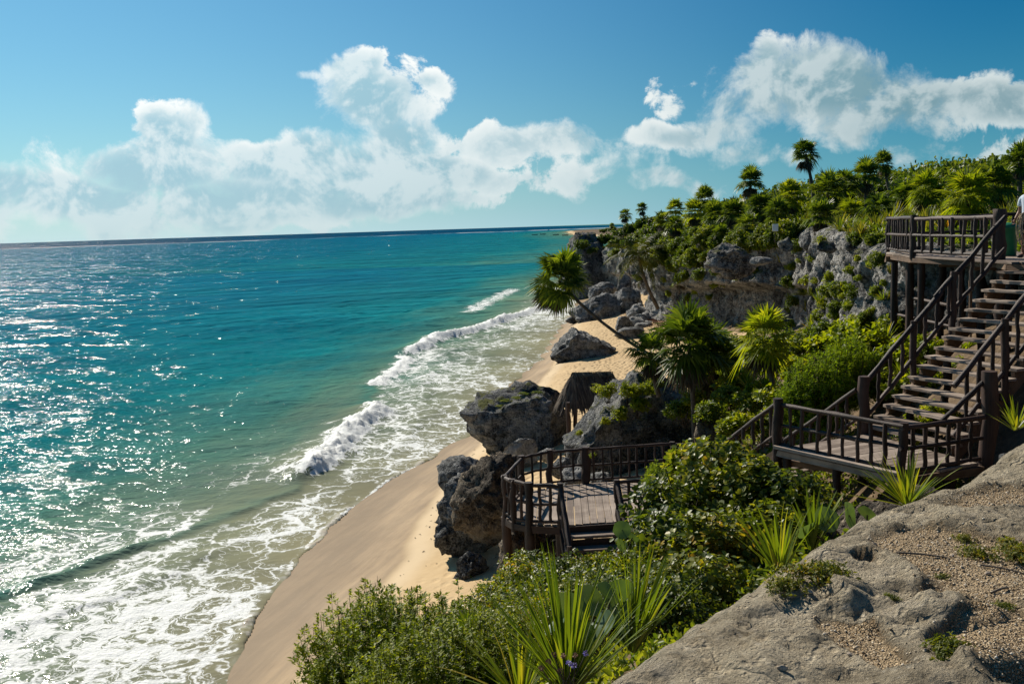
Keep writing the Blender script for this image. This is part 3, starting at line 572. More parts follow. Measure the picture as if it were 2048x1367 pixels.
    rline = np.interp(x, [-2600, -1200, -600, 0, 400], [1500, 1750, 2000, 2500, 3000])
    reef = np.exp(-((y - rline) / 130.0) ** 2) * (0.4 + 0.6 * sstep(-0.1, 0.3, fbm(p * 0.004, 3, 91)))
    # water depth as 0..1 for the colour
    o = np.interp(off, [0, 4, 9, 16, 28, 60, 200, 900], [0.02, 0.10, 0.22, 0.36, 0.5, 0.62, 0.72, 0.78])
    o = np.where(y > 300, np.minimum(o, np.interp(off, [0, 25, 80, 200, 500], [0.22, 0.32, 0.5, 0.66, 0.78])), o)
    o = o + 0.22 * sstep(-60, 250, y - rline)
    # unbroken crests: shade of the front painted into the colour; broken crests carry sand
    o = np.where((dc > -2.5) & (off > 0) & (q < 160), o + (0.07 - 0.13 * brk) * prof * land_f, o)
    rg = np.interp(np.log(q), np.log([20, 80, 300, 1500, 9000]), [0, 0.25, 0.6, 0.9, 1.0])
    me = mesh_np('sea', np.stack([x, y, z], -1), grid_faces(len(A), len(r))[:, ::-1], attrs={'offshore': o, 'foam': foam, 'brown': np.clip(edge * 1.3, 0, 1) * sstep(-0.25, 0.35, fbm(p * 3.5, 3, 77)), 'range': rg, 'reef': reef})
    s = link('sea', me, MAT['water'])
    tag(s, 'turquoise sea with foaming breakers rolling onto the sand', None, kind='structure')
sea()

# ------------------------------------------------------------------ cliff: a ribbon of rock face along a plan line
cl = np.array([  # x, y, base z, top z, overhang
    (17.5, 14.5, 8.6, 9.2, 0.0), (14.6, 19, 8.2, 9.5, 0.1), (13.6, 23.5, 7.6, 9.6, 0.1), (13.2, 28, 6.2, 9.75, 0.2), (12.9, 32.5, 5.2, 9.95, 0.1), (13.2, 37, 4.2, 10.0, 0.0), (14.3, 42, 3.4, 10.05, -0.3), (15.6, 48, 2.8, 10.2, -0.4),
    (17.4, 55, 2.4, 10.25, 0.1), (20.6, 63, 2.2, 10.3, 0.9), (20.8, 69, 2.0, 10.2, 1.8), (18.6, 76, 1.6, 9.9, 2.4), (16.2, 83, 1.4, 9.4, 1.9), (14.3, 89, 1.2, 8.9, 0.9), (13.6, 93, 1.0, 8.7, 0.3), (14.6, 99, 1.0, 8.4, 0.2),
    (17.0, 108, 0.8, 8.4, 0.6), (17.6, 118, 0.6, 8.2, 0.9), (16.4, 130, 0.2, 8.0, 1.2), (15.2, 141, 0.0, 7.9, 1.0), (13.9, 148, -0.3, 7.4, 0.4), (12.7, 153, -0.5, 6.6, 0.2), (13.2, 159, -0.5, 6.6, 0.2), (17, 168, -0.5, 6.8, 0), (26, 190, -0.5, 6.5, 0), (40, 240, -0.5, 6, 0), (60, 330, -0.5, 5, 0)])
seg = np.r_[0, np.cumsum(np.hypot(np.diff(cl[:, 0]), np.diff(cl[:, 1])))]
def cliff_at(s):
    return [smooth_interp(s, seg, cl[:, k], 1.5) for k in range(5)]
def cliff():
    step = np.concatenate([np.arange(0, 75, 0.16), np.arange(75, 150, 0.3), np.arange(150, seg[-1], 2.0)])
    cx, cy, zb, zt, ov = cliff_at(step)
    tx = np.gradient(cx, step); ty = np.gradient(cy, step); L = np.hypot(tx, ty); tx /= L; ty /= L
    nx, ny = -ty, tx                                  # towards the sea
    nv = 84; u = np.linspace(0, 1, nv)
    hh = np.interp(u, [0, 0.86, 1.0], [0, 1.0, 1.0])  # the last rows run back over the top
    back = np.interp(u, [0, 0.80, 0.86, 1.0], [0, 0, 0.5, 4.5])
    S, Uu = np.meshgrid(step, u, indexing='ij')
    H = np.broadcast_to(hh, S.shape); B = np.broadcast_to(back, S.shape)
    def e(a): return np.broadcast_to(a[:, None], S.shape)
    z0 = e(zb) - 1.2; Z = z0 + (e(zt) - z0) * H
    lean = 0.9 * (1 - H) ** 2 * 1.0
    und = e(ov) * np.where(H > 0.52, sstep(0.52, 0.62, H), 0) * (1 - 0.35 * sstep(0.8, 1.0, H))
    out = lean + und - B
    X = e(cx) + e(nx) * out; Y = e(cy) + e(ny) * out
    p = np.stack([X.ravel(), Y.ravel(), Z.ravel()], -1)
    face = 1 - sstep(0.84, 0.95, Uu.ravel())
    d = 1.25 * fbm(p * np.array([.28, .28, .16]), 4, 101) + 0.6 * fbm(p * np.array([.9, .9, .38]), 4, 103, ridged=True) + 0.34 * fbm(p * np.array([2.0, 2.0, 1.3]), 4, 105) + 0.10 * fbm(p * 6.0, 3, 106)
    strata = 0.22 * fbm(np.stack([p[:, 0] * 0.1, p[:, 1] * 0.1, p[:, 2] * 1.3], -1), 3, 107)
    d = d * (0.22 + 0.78 * face) + strata * face
    X = X.ravel() + e(nx).ravel() * d * face; Y = Y.ravel() + e(ny).ravel() * d * face
    Z = Z.ravel() + (0.5 * d + 0.2 * fbm(p * 1.1, 3, 109)) * (1 - 0.65 * face)
    me = mesh_np('cliff', np.stack([X, Y, Z], -1), grid_faces(len(step), nv)[:, ::-1])
    tag(link('cliff', me, MAT['cliff']), 'pitted grey limestone cliff wall along the beach', None, kind='structure')
cliff()
def inland(x, y):
    # signed distance to the cliff line, positive inland
    s = np.linspace(0, seg[-1], 900); cx, cy = cliff_at(s)[:2]
    x = np.atleast_1d(x); y = np.atleast_1d(y)
    best = np.full(len(x), 1e9); sg = np.zeros(len(x))
    tx = np.gradient(cx); ty = np.gradient(cy)
    for k in range(0, len(x), 5000):
        dx = x[k:k + 5000, None] - cx; dy = y[k:k + 5000, None] - cy
        d2 = dx * dx + dy * dy; j = d2.argmin(1); r = np.arange(len(j))
        cr = dx[r, j] * ty[j] - dy[r, j] * tx[j]
        sg[k:k + 5000] = np.sqrt(d2[r, j]) * np.sign(cr)
    return sg
hc = np.array([(14, 18, 9.4), (16, 24, 9.6), (14.5, 30, 9.9), (14, 36, 10.05), (16, 45, 10.2), (19, 55, 10.3), (22, 66, 10.3), (19, 78, 9.9), (15.5, 90, 8.8), (16, 100, 8.5), (19, 112, 8.3), (17, 140, 7.9), (14, 152, 6.6), (18, 165, 6.8), (26, 190, 6.5), (40, 240, 6.0),
    (22, 30, 10.2), (24, 45, 10.8), (30, 60, 11.4), (28, 75, 11.3), (24, 95, 10.0), (22, 112, 9.8), (33, 112, 12.6), (45, 115, 14.0), (58, 130, 14.6), (75, 130, 15.2), (100, 130, 14.5), (35, 85, 11.8), (40, 40, 11.4), (50, 60, 12.5), (22, 130, 9.0), (30, 150, 10), (60, 170, 13.5), (100, 200, 13), (30, 200, 7.5), (60, 300, 6), (20, 10, 9.4), (40, 15, 10.5), (70, 40, 12), (80, 80, 13.5), (70, 360, 4.5), (130, 300, 6)])
_hill = make_rbf(hc)
def hill_z(x, y):
    x = np.atleast_1d(np.asarray(x, float)).ravel(); y = np.atleast_1d(np.asarray(y, float)).ravel()
    return _hill(x, y) + 0.2 * fbm(np.stack([x, y, 0 * x], -1) * 0.5, 3, 111)
def hz(x, y): return float(hill_z([x], [y])[0])
hx = np.concatenate([np.arange(11, 30, 0.5), np.arange(30, 140, 2.0)]); hy = np.concatenate([np.arange(10, 110, 0.5), np.arange(110, 360, 2.0)])
XX, YY = np.meshgrid(hx, hy, indexing='ij'); xf, yf = XX.ravel(), YY.ravel()
ins_ = inland(xf, yf)
fs = grid_faces(len(hx), len(hy)); keep = (ins_[fs] > 1.2).all(1)
hv = np.stack([xf, yf, hill_z(xf, yf) - 0.25], -1)
used = np.unique(fs[keep]); remap = np.full(len(hv), -1); remap[used] = np.arange(len(used))
tag(link('hill', mesh_np('hill', hv[used], remap[fs[keep]]), MAT['soil']), 'scrub covered hill rising behind the cliff', None, kind='structure')

# ------------------------------------------------------------------ rock ledge at the photographer's feet
_ed = [G(1165, 1367, 9.36), G(1330, 1260, 9.36), G(1500, 1185, 9.36), G(1640, 1075, 9.37), G(1760, 1022, 9.38), G(1880, 985, 9.38), G(1985, 925, 9.42), G(2050, 885, 9.46)]
ED_Y = np.array([-6, 0, 2.0] + [p.y for p in _ed] + [8.5, 12]); ED_X = np.array([-3.0, -1.1, -0.55] + [p.x for p in _ed] + [5.2, 9.5])
def ledge_d(x, y):   # signed distance inside the edge (plan), approximate
    e = np.interp(y, ED_Y, ED_X); sl = np.interp(y + 0.3, ED_Y, ED_X) - np.interp(y - 0.3, ED_Y, ED_X)
    return (x - e) / np.sqrt(1 + (sl / 0.6) ** 2)
def sand_mask(x, y):
    p = np.stack([x, y, 0 * x], -1)
    m = 0.06 + 0.5 * fbm(p * 1.1 + 4.2, 3, 121) + 0.16 * fbm(p * 3, 3, 123)
    for (px, py, rx, ry, w) in [(1860, 1115, .62, .42, .62), (2030, 1150, .6, .45, .62), (1740, 1080, .35, .28, .45), (1960, 1010, .8, .25, .35)]:
        c = G(px, py, 9.4); m = m + w * np.exp(-(((x - c.x) / rx) ** 2 + ((y - c.y) / ry) ** 2) ** 1.5)
    for (px, py, r, w) in [(1680, 1275, 0.12, 0.7), (1720, 1262, 0.10, 0.6), (1640, 1245, .1, .5), (1740, 1300, .09, .6), (1770, 1330, .08, .6), (2000, 1270, 0.16, 0.8), (1930, 1280, .13, .6), (1860, 1205, .10, .5), (2035, 1350, .12, .7), (1720, 1130, .07, .6), (1320, 1330, 0.4, -0.6), (1500, 1280, 0.35, -0.6), (1580, 1110, 0.5, -0.5), (1845, 1240, 0.14, -0.7), (1760, 1220, 0.14, -0.6), (1600, 1340, 0.3, -0.5)]:
        c = G(px, py, 9.4); m = m + w * np.exp(-(((x - c.x) ** 2 + (y - c.y) ** 2) / r ** 2))
    return m
def ledge_z(x, y):
    x = np.atleast_1d(np.asarray(x, float)).ravel(); y = np.atleast_1d(np.asarray(y, float)).ravel()
    p = np.stack([x, y, 0 * x], -1)
    d = ledge_d(x, y) + 0.10 * fbm(p * 1.6, 4, 131)
    z = 9.40 + 0.03 * (x - 1.5) + 0.05 * fbm(p * 1.1, 3, 133)
    s = sand_mask(x, y); rock = 1 - sstep(0.38, 0.62, s)
    z += rock * (0.028 + 0.05 * fbm(p * 2.6, 5, 135, ridged=True) + 0.02 * fbm(p * 9, 4, 137))
    # low broken shelves of rock standing out of the gravel
    for (px, py, w, h, dd, a) in [(1845, 1228, .26, .11, .10, 0.25), (1760, 1215, .24, .085, .09, -0.1), (1950, 1240, .15, .08, .08, 0.3), (2010, 1330, .22, .12, .10, 0.5), (1690, 1190, .2, .05, .07, 0.3), (1570, 1330, .3, .05, .12, 0)]:
        c = G(px, py, 9.42); dx = (x - c.x) * math.cos(a) + (y - c.y) * math.sin(a); dy = -(x - c.x) * math.sin(a) + (y - c.y) * math.cos(a)
        rr = np.sqrt((dx / w) ** 2 + (dy / dd) ** 2) + 0.45 * fbm(p * 6, 3, 139)
        z += 0.75 * h * (1 - sstep(0.55, 1.05, rr)) * (0.7 + 0.6 * fbm(p * 5, 3, 141))
    z += 0.008 * fbm(p * 22, 3, 143) - 0.03 * rock * sstep(.32, .62, fbm(p * 5.5, 3, 147)) - .012 * rock * sstep(.25, .5, fbm(p * 15, 3, 149))
    fall = np.clip(0.22 - d, 0, None)
    z = z - np.minimum(0.55 * fall ** 2 * 4, 1.9 * fall) * (1 + 0.25 * fbm(p * 2.2, 4, 145)) 
    return z
lx = np.arange(-2.2, 8.0, 0.025); ly = np.concatenate([np.arange(0.4, 2.6, 0.1), np.arange(2.6, 9.6, 0.025)])
XX, YY = np.meshgrid(lx, ly, indexing='ij'); xf, yf = XX.ravel(), YY.ravel()
dl = ledge_d(xf, yf); fs = grid_faces(len(lx), len(ly)); keep = (dl[fs] > -1.25).all(1)
lv = np.stack([xf, yf, ledge_z(xf, yf)], -1)
used = np.unique(fs[keep]); remap = np.full(len(lv), -1); remap[used] = np.arange(len(used))
sm_ = sand_mask(xf, yf) * sstep(0.0, 0.25, dl)
tag(link('rock_ledge', mesh_np('rock_ledge', lv[used], remap[fs[keep]], attrs={'sand': sm_[used]}), MAT['ledge']), 'bare grey limestone ledge with sandy gravel hollows', None, kind='structure')
def lz(x, y): return float(ledge_z([x], [y])[0])

from mathutils.bvhtree import BVHTree
def bvh_of(names):
    out = []
    for n in names:
        me = bpy.data.objects[n].data; v = np.zeros(len(me.vertices) * 3, dtype=np.float32); me.vertices.foreach_get('co', v); f = np.zeros(len(me.loops), dtype=np.int32); me.loops.foreach_get('vertex_index', f)
        off_ = Vector(bpy.data.objects[n].location); mw = bpy.data.objects[n].matrix_basis
        out.append(BVHTree.FromPolygons([mw @ Vector(q) for q in v.reshape(-1, 3)], f.reshape(-1, len(me.polygons[0].vertices)).tolist()))
    return out
def surf(trees, px, py):
    best = None
    for t in trees:
        loc, n, i, d = t.ray_cast(Vector((0, 0, CAMZ)), ray(px, py).normalized())
        if loc is not None and (best is None or d < best[2]): best = (loc, n, d)
    return best
BV_CLIFF = bvh_of(['cliff'])

# ------------------------------------------------------------------ rustic timber
def unit_log(seed):
    r = np.random.default_rng(seed); ns, nr = 8, 7; v = []; f = []
    for i in range(nr):
        t = i / (nr - 1); ox, oy = (r.normal(0, 0.16, 2) if 0 < i < nr - 1 else (0, 0)); rr = 1 + r.normal(0, 0.07)
        for j in range(ns):
            a = 2 * math.pi * j / ns; q = rr * (1 + r.normal(0, 0.03)); v.append((ox + q * math.cos(a), oy + q * math.sin(a), t))
    for i in range(nr - 1):
        for j in range(ns): f.append((i * ns + j, i * ns + (j + 1) % ns, (i + 1) * ns + (j + 1) % ns, (i + 1) * ns + j))
    f.append(tuple(range(ns))[::-1]); f.append(tuple((nr - 1) * ns + j for j in range(ns)))
    me = bpy.data.meshes.new('log'); me.from_pydata(v, [], f)
    for p in me.polygons: p.use_smooth = len(p.vertices) == 4
    return me
def unit_plank(seed):
    r = np.random.default_rng(seed); bm = bmesh.new()
    bmesh.ops.create_cube(bm, size=1.0)
    for v in bm.verts: v.co.z += 0
    bmesh.ops.bevel(bm, geom=list(bm.edges), offset=0.045, segments=1, affect='EDGES')
    for v in bm.verts: v.co += Vector((r.normal(0, 0.03), r.normal(0, 0.05), r.normal(0, 0.002)))
    me = bpy.data.meshes.new('plank'); bm.to_mesh(me); bm.free(); return me
LOGS = {}; PLANKS = {}
def log(root, name, p0, p1, r, mat='rail', r2=None):
    k = (mat, random.randrange(7))
    if k not in LOGS:
        LOGS[k] = unit_log(100 + k[1]); LOGS[k].materials.append(MAT[mat])
    p0 = Vector(p0); p1 = Vector(p1); d = p1 - p0; L = d.length
    q = d.to_track_quat('Z', 'Y').to_matrix() @ Matrix.Rotation(random.uniform(0, 6.28), 3, 'Z')
    m = (q @ Matrix.Diagonal((r, r, L))).to_4x4(); m.translation = p0 - root.location
    o = bpy.data.objects.new(name, LOGS[k]); COL.objects.link(o); o.parent = root; o.matrix_local = m
    return o
def plank(root, name, c, along, width_dir, L, W, T, mat='deck', tilt=0.0):
    k = (mat, random.randrange(6))
    if k not in PLANKS:
        PLANKS[k] = unit_plank(200 + k[1]); PLANKS[k].materials.append(MAT[mat])
    z = Vector(along).normalized(); y = z.cross(Vector(width_dir)).normalized(); x = y.cross(z)
    q = Matrix((x, y, z)).transposed()
    m = (q @ Matrix.Diagonal((W, T, L))).to_4x4(); m.translation = Vector(c) - root.location
    o = bpy.data.objects.new(name, PLANKS[k]); COL.objects.link(o); o.parent = root; o.matrix_local = m
    return o
def jit(s=0.015): return Vector((random.gauss(0, s), random.gauss(0, s), random.gauss(0, s)))
def clip_line(poly, p, d):
    ts = []
    n = len(poly)
    for i in range(n):
        a = Vector(poly[i]); b = Vector(poly[(i + 1) % n]); e = b - a
        den = d.x * e.y - d.y * e.x
        if abs(den) < 1e-9: continue
        w = a - p; t = (w.x * e.y - w.y * e.x) / den; u = (w.x * d.y - w.y * d.x) / den
        if 0 <= u <= 1: ts.append(t)
    return (min(ts), max(ts)) if len(ts) >= 2 else None
def deck_planks(root, poly, z, ang, width=0.16, gap=0.008, T=0.05):
    d = Vector((math.cos(ang), math.sin(ang))); n = Vector((-d.y, d.x))
    pr = [Vector(p).dot(n) for p in poly]; a = min(pr) + width / 2
    while a < max(pr):
        r = clip_line(poly, n * a, d)
        if r and r[1] - r[0] > 0.15:
            c = n * a + d * ((r[0] + r[1]) / 2)
            plank(root, 'plank', (c.x, c.y, z - T / 2 + random.uniform(-.004, .004)), (d.x, d.y, 0), (n.x, n.y, 0), r[1] - r[0] + random.uniform(-.03, .05), width - gap, T)
        a += width
def railing(root, A, B, h, nb, r=0.045, mid=True, bot=0.12, top_r=None, balr=None):
    A = Vector(A); B = Vector(B); top_r = top_r or r * 1.05; balr = balr or r * 0.85; ex = (B - A).normalized() * 0.06
    up = Vector((0, 0, 1))
    log(root, 'top_rail', A + up * h - ex + jit(), B + up * h + ex + jit(), top_r)
    if mid: log(root, 'middle_rail', A + up * h * 0.54 - ex + jit(), B + up * h * 0.54 + ex + jit(), r * 0.85)
    if bot is not None: log(root, 'bottom_rail', A + up * bot + jit(), B + up * bot + jit(), r * 0.9)
    for i in range(nb):
        t = (i + 1) / (nb + 1) + random.gauss(0, 0.006); p = A.lerp(B, t)
        lo = bot if bot is not None else 0.0
        log(root, 'baluster', p + up * (lo - 0.02) + jit(0.008), p + up * (h + 0.01) + jit(0.012), balr * random.uniform(0.85, 1.15))
def post(root, p, h, r, sink=0.1, name='post', mat='post'):
    p = Vector(p); return log(root, name, p - Vector((0, 0, sink)), p + Vector((random.gauss(0, .012), random.gauss(0, .012), h)), r, mat)
def edge_beam(root, a, b, z, W=0.09, T=0.2, mat='beam', drop=0.06):
    a = Vector((*a, z - drop - T / 2)); b = Vector((*b, z - drop - T / 2)); d = b - a
    plank(root, 'edge_beam', (a + b) / 2, d, (d.y, -d.x, 0), d.length, W, T, mat)

# ---- upper viewing platform
ZU = 9.86
Lp, Mp, Rp = (11.75, 31.0), (11.12, 27.5), (11.62, 23.7)
poly_u = [Lp, Mp, Rp, (11.32, 22.62), (12.2, 20.5), (16.2, 20.5), (16.2, 31.0)]
up_ = thing('viewing_platform', 'high dark wooden viewing platform on tall posts at the cliff top', 'platform', (12.6, 26.5, ZU))
deck_planks(up_, poly_u, ZU, rad(92), 0.2)
for a, b in ((Lp, Mp), (Mp, Rp), (Rp, (11.32, 22.62)), ((11.32, 22.62), (12.2, 20.5))): edge_beam(up_, a, b, ZU, 0.12, 0.13)
for k, y in enumerate((22.6, 24.6, 26.6, 28.6, 30.4)): plank(up_, 'joist', (13.8, y, ZU - 0.2), (1, 0, 0), (0, 0, 1), 4.7, 0.18, 0.1, 'beam')
railing(up_, (*Lp, ZU), (*Mp, ZU), 1.02, 10, 0.05, balr=0.036)
railing(up_, (*Mp, ZU), (*Rp, ZU), 1.02, 7, 0.055, balr=0.05)
railing(up_, (*Lp, ZU), (15.9, 30.9, ZU), 1.02, 12, 0.05)
railing(up_, (15.9, 30.9, ZU), (15.9, 21.2, ZU), 1.02, 16, 0.05)
post(up_, (*Lp, ZU), 1.1, 0.07); post(up_, (*Mp, ZU), 1.12, 0.085)
post(up_, (*Rp, ZU), 1.2, 0.155); post(up_, (15.9, 30.9, ZU), 1.12, 0.08); post(up_, (15.9, 21.2, ZU), 1.12, 0.08)
for (x, y, r) in ((11.85, 30.7, .11), (11.75, 29.3, .12), (11.32, 27.4, .10), (11.75, 25.9, .10), (11.95, 24.2, .12), (12.4, 28.6, .12), (12.5, 26.4, .13), (12.6, 24.9, .12), (13.2, 29.6, .12), (12.3, 22.8, .1), (13.0, 21.2, .1)):
    log(up_, 'support_post', (x + random.gauss(0, .04), y, gz(x, y) - 0.3), (x, y, ZU - 0.17), r, 'post')
log(up_, 'support_pole', (11.62, 25.0, 7.4), (11.6, 25.1, ZU - 0.2), 0.035, 'beam')
for z, a, b in ((8.55, (11.8, 29.3), (12.0, 24.2)), (7.95, (11.9, 30.6), (12.1, 24.0)), (8.5, (12.4, 28.6), (12.6, 24.9))):
    log(up_, 'cross_brace', (*a, z), (*b, z - 0.05), 0.045, 'rail')

# ---- landing
ZL = 6.3
P1, Cc, Rr, BL, BR = (5.45, 20.25), (7.02, 17.75), (8.92, 18.5), (7.62, 21.15), (8.5, 18.9)
poly_l = [P1, Cc, (8.7, 18.35), (7.66, 21.3)]
ld = thing('stair_landing', 'square wooden landing with dark log rails at the foot of the long stairs', 'landing', (7.1, 19.3, ZL))
deck_planks(ld, poly_l, ZL, math.atan2(1.05, 2.2), 0.19)
edge_beam(ld, P1, Cc, ZL, 0.16, 0.12, 'deck', 0.052); edge_beam(ld, Cc, (8.8, 18.4), ZL, 0.14, 0.18, 'beam', 0.052)
plank(ld, 'edge_board', (P1[0] * .5 + Cc[0] * .5 - .07, P1[1] * .5 + Cc[1] * .5 - .05, ZL + 0.02), (Cc[0] - P1[0], Cc[1] - P1[1], 0), (Cc[1] - P1[1], P1[0] - Cc[0], 0), 2.95, 0.15, 0.07)
railing(ld, (*P1, ZL), (*Cc, ZL), 0.88, 8, 0.046, bot=0.05)
railing(ld, (*Cc, ZL), (8.8, 18.45, ZL), 0.86, 6, 0.046, bot=0.05)
post(ld, (*P1, ZL), 1.02, 0.105, 0.5); post(ld, (*Cc, ZL), 0.95, 0.085, 0.3)
post(ld, (8.98, 18.55, ZL), 1.72, 0.15, 1.0); post(ld, (7.62, 21.3, ZL), 1.25, 0.12, 0.9)
for (x, y, r) in ((5.6, 20.1, .09), (6.3, 19.1, .08), (7.0, 18.0, .1), (8.2, 18.4, .1), (7.4, 20.8, .1)):
    log(ld, 'support_post', (x, y, gz(x, y) - 0.3), (x, y, ZL - 0.1), r, 'post')
for t in (0.25, 0.7):
    a = Vector(P1).lerp(Vector(Cc), t); b = Vector((7.66, 21.3)).lerp(Vector((8.7, 18.35)), t)
    plank(ld, 'joist', ((a.x + b.x) / 2, (a.y + b.y) / 2, ZL - 0.15), (b.x - a.x, b.y - a.y, 0), (0, 0, 1), (b - a).length * .95, 0.18, 0.12, 'beam')
plank(ld, 'joist', (6.0, 19.9, ZL - 0.33), (1.0, -.9, 0), (0, 0, 1), 1.4, 0.12, 0.16, 'beam')

# ---- long flight up to the platform
fl = thing('wooden_stairs', 'long open flight of grey plank steps climbing to the viewing platform', 'stairs', (9.4, 20.5, 7.9))
S0 = Vector((7.66, 21.25, ZL)); S1 = Vector((11.28, 22.65, ZU)); nt_ = 17
asc = Vector((S1.x - S0.x, S1.y - S0.y, 0)).normalized(); wid = Vector((asc.y, -asc.x, 0)); SW = 2.35
rise = (ZU - ZL) / (nt_ + 1); runv = (S1 - S0); 
for i in range(nt_):
    t = (i + 0.55) / nt_; c = S0 + Vector((runv.x, runv.y, 0)) * t + wid * (SW / 2); c.z = ZL + rise * (i + 1) - 0.03
    plank(fl, 'tread', c + jit(0.008), wid + Vector((0, 0, random.gauss(0, .006))), asc, SW + random.uniform(.02, .14), 0.30, 0.06)
    for sgn in (0.06, SW - 0.06):
        plank(fl, 'tread_block', S0 + Vector((runv.x, runv.y, 0)) * t + wid * sgn + Vector((0, 0, rise * (i + 1) - 0.13)), wid, asc, 0.1, 0.18, 0.12, 'beam')
for sgn in (0.06, SW - 0.06):
    a = S0 + wid * sgn + Vector((0, 0, -0.18)); b = S1 + wid * sgn + Vector((0, 0, -0.42)); d = b - a
    plank(fl, 'stringer', (a + b) / 2, d, Vector((0, 0, 1)), d.length, 0.26, 0.09, 'beam')
upv = Vector((0, 0, 1))
for side, tops, tope in ((-0.04, 0.03, 1.0), (SW + 0.04, 0.02, 1.0)):
    a = S0 + wid * side; b = S1 + wid * side
    off_t = 1.12 if side < 0 else 1.35
    mids = (0, 0.55, 1)
    log(fl, 'handrail', a + upv * (off_t + .02), a.lerp(b, 0.52) + upv * off_t + jit(), 0.06); log(fl, 'handrail', a.lerp(b, 0.48) + upv * (off_t + .02), b + upv * (off_t - 0.1), 0.06)
    log(fl, 'lower_rail', a + upv * 0.38, a.lerp(b, .36) + upv * 0.36, 0.048); log(fl, 'lower_rail', a.lerp(b, .34) + upv * 0.38, a.lerp(b, .7) + upv * 0.36, 0.048); log(fl, 'lower_rail', a.lerp(b, .68) + upv * 0.38, b + upv * 0.3, 0.048)
    for k in range(1, 12):
        p = a.lerp(b, k / 12)
        log(fl, 'baluster', p + upv * 0.30 + jit(.01), p + upv * (off_t + .0) + jit(.012), 0.042)
    for t in (0.33, 0.62): 
        p = a.lerp(b, t); log(fl, 'newel_post', p + upv * (-0.2) + jit(), p + upv * (off_t + 0.08), 0.075, 'post')
    for t in (0.2, 0.45, 0.7, 0.9):
        p = a.lerp(b, t) + wid * (0.5 if side < 0 else -0.4); log(fl, 'support_post', (p.x, p.y, gz(p.x, p.y) - 0.4), (p.x, p.y, p.z - 0.1), 0.09, 'post')
# short rail tying the landing corner to the tall post
log(fl, 'handrail', (7.9, 18.12, ZL + 0.87), (8.95, 18.6, ZL + 1.55), 0.05)

# ---- flight going down from the landing
dn = thing('lower_stairs', 'short wooden stairs with log handrails dropping from the landing behind leafy bush', 'stairs', (5.9, 22.0, 5.6))
D0 = Vector((5.5, 20.3, ZL)); D1 = Vector((7.45, 21.35, ZL)); dd = Vector((-.47, .88, 0)); nd = 8
for i in range(nd):
    o = dd * (0.15 + 0.27 * i) + upv * (-0.185 * (i + 1))
    c = (D0 + D1) / 2 + o; plank(dn, 'tread', c, D1 - D0, dd, 2.15, 0.29, 0.05)
for q in (D0, D1):
    a = q + upv * (-.15); b = q + dd * 2.3 + upv * (-1.7); d = b - a
    plank(dn, 'stringer', (a + b) / 2, d, upv, d.length, 0.24, 0.08, 'beam')
    log(dn, 'handrail', q + upv * 0.95, q + dd * 2.3 + upv * (-0.62), 0.05); log(dn, 'lower_rail', q + upv * 0.3, q + dd * 2.3 + upv * (-1.25), 0.045)
    for k in range(1, 9):
        p = q + (dd * 2.3 + upv * (-1.57)) * (k / 8.5); log(dn, 'baluster', p + upv * 0.22, p + upv * 0.95 + jit(.01), 0.04)
    p = q + dd * 2.3 + upv * (-1.6); log(dn, 'newel_post', (p.x, p.y, gz(p.x, p.y) - .2), p + upv * 1.1, 0.075, 'post')

# ---- lower lookout deck
ZB = 4.5
c_bl, c_l, c_fl, c_f0, c_f1, c_r, c_br = G(1046, 985, ZB), G(1012, 1030, ZB), G(1060, 1047, ZB), G(1122, 1049, ZB), G(1236, 1042, ZB), G(1345, 1030, ZB), G(1345, 955, ZB)
c_b2 = G(1172, 966, ZB); c_b1 = G(1100, 972, ZB); c_l2 = G(1028, 1040, ZB)
poly_b = [tuple(p.xy) for p in (c_l, c_l2, c_fl, c_f0, c_f1, c_r, c_br, c_b2, c_b1, c_bl)]
lk = thing('lookout_deck', 'small grey plank lookout deck with dark log railings above the beach rocks', 'deck', (1.8, 23.4, ZB))
deck_planks(lk, poly_b, ZB, rad(87), 0.17, 0.01)
def v3(p, z=ZB): return Vector((p.x, p.y, z))
edges = [(c_l, c_l2), (c_l2, c_fl), (c_fl, c_f0)]
for a, b in edges + [(c_f0, c_f1), (c_bl, c_l), (c_f1, c_r)]: edge_beam(lk, a.xy, b.xy, ZB, 0.12, 0.16, 'post', 0.04)
H = 0.88
railing(lk, v3(c_bl), v3(c_b1), H, 2, 0.036, bot=0.1); railing(lk, v3(c_b1), v3(c_b2), H, 2, 0.036, bot=0.1); railing(lk, v3(c_b2), v3(c_br), H, 9, 0.034, bot=0.1)
railing(lk, v3(c_bl), v3(c_l), H, 2, 0.04, bot=0.1); railing(lk, v3(c_l), v3(c_l2), H, 1, 0.045, bot=0.06); railing(lk, v3(c_l2), v3(c_fl), H, 1, 0.045, bot=0.06); railing(lk, v3(c_fl), v3(c_f0), H, 2, 0.045, bot=0.06)
railing(lk, v3(c_f1), v3(c_r), H, 4, 0.04, bot=0.06)
for p, r in ((c_bl, .085), (c_b1, .08), (c_b2, .115), (c_l, .075), (c_l2, .075), (c_fl, .095), (c_f0, .07), (c_f1, .07), (c_br, .08)): post(lk, v3(p), H + 0.06, r, 0.25)
for p in (c_l, c_fl, c_f0, c_f1, c_bl, c_b2):
    log(lk, 'support_post', (p.x, p.y + .1, gz(p.x, p.y) - 0.5), (p.x, p.y + .1, ZB - 0.06), 0.12, 'post')
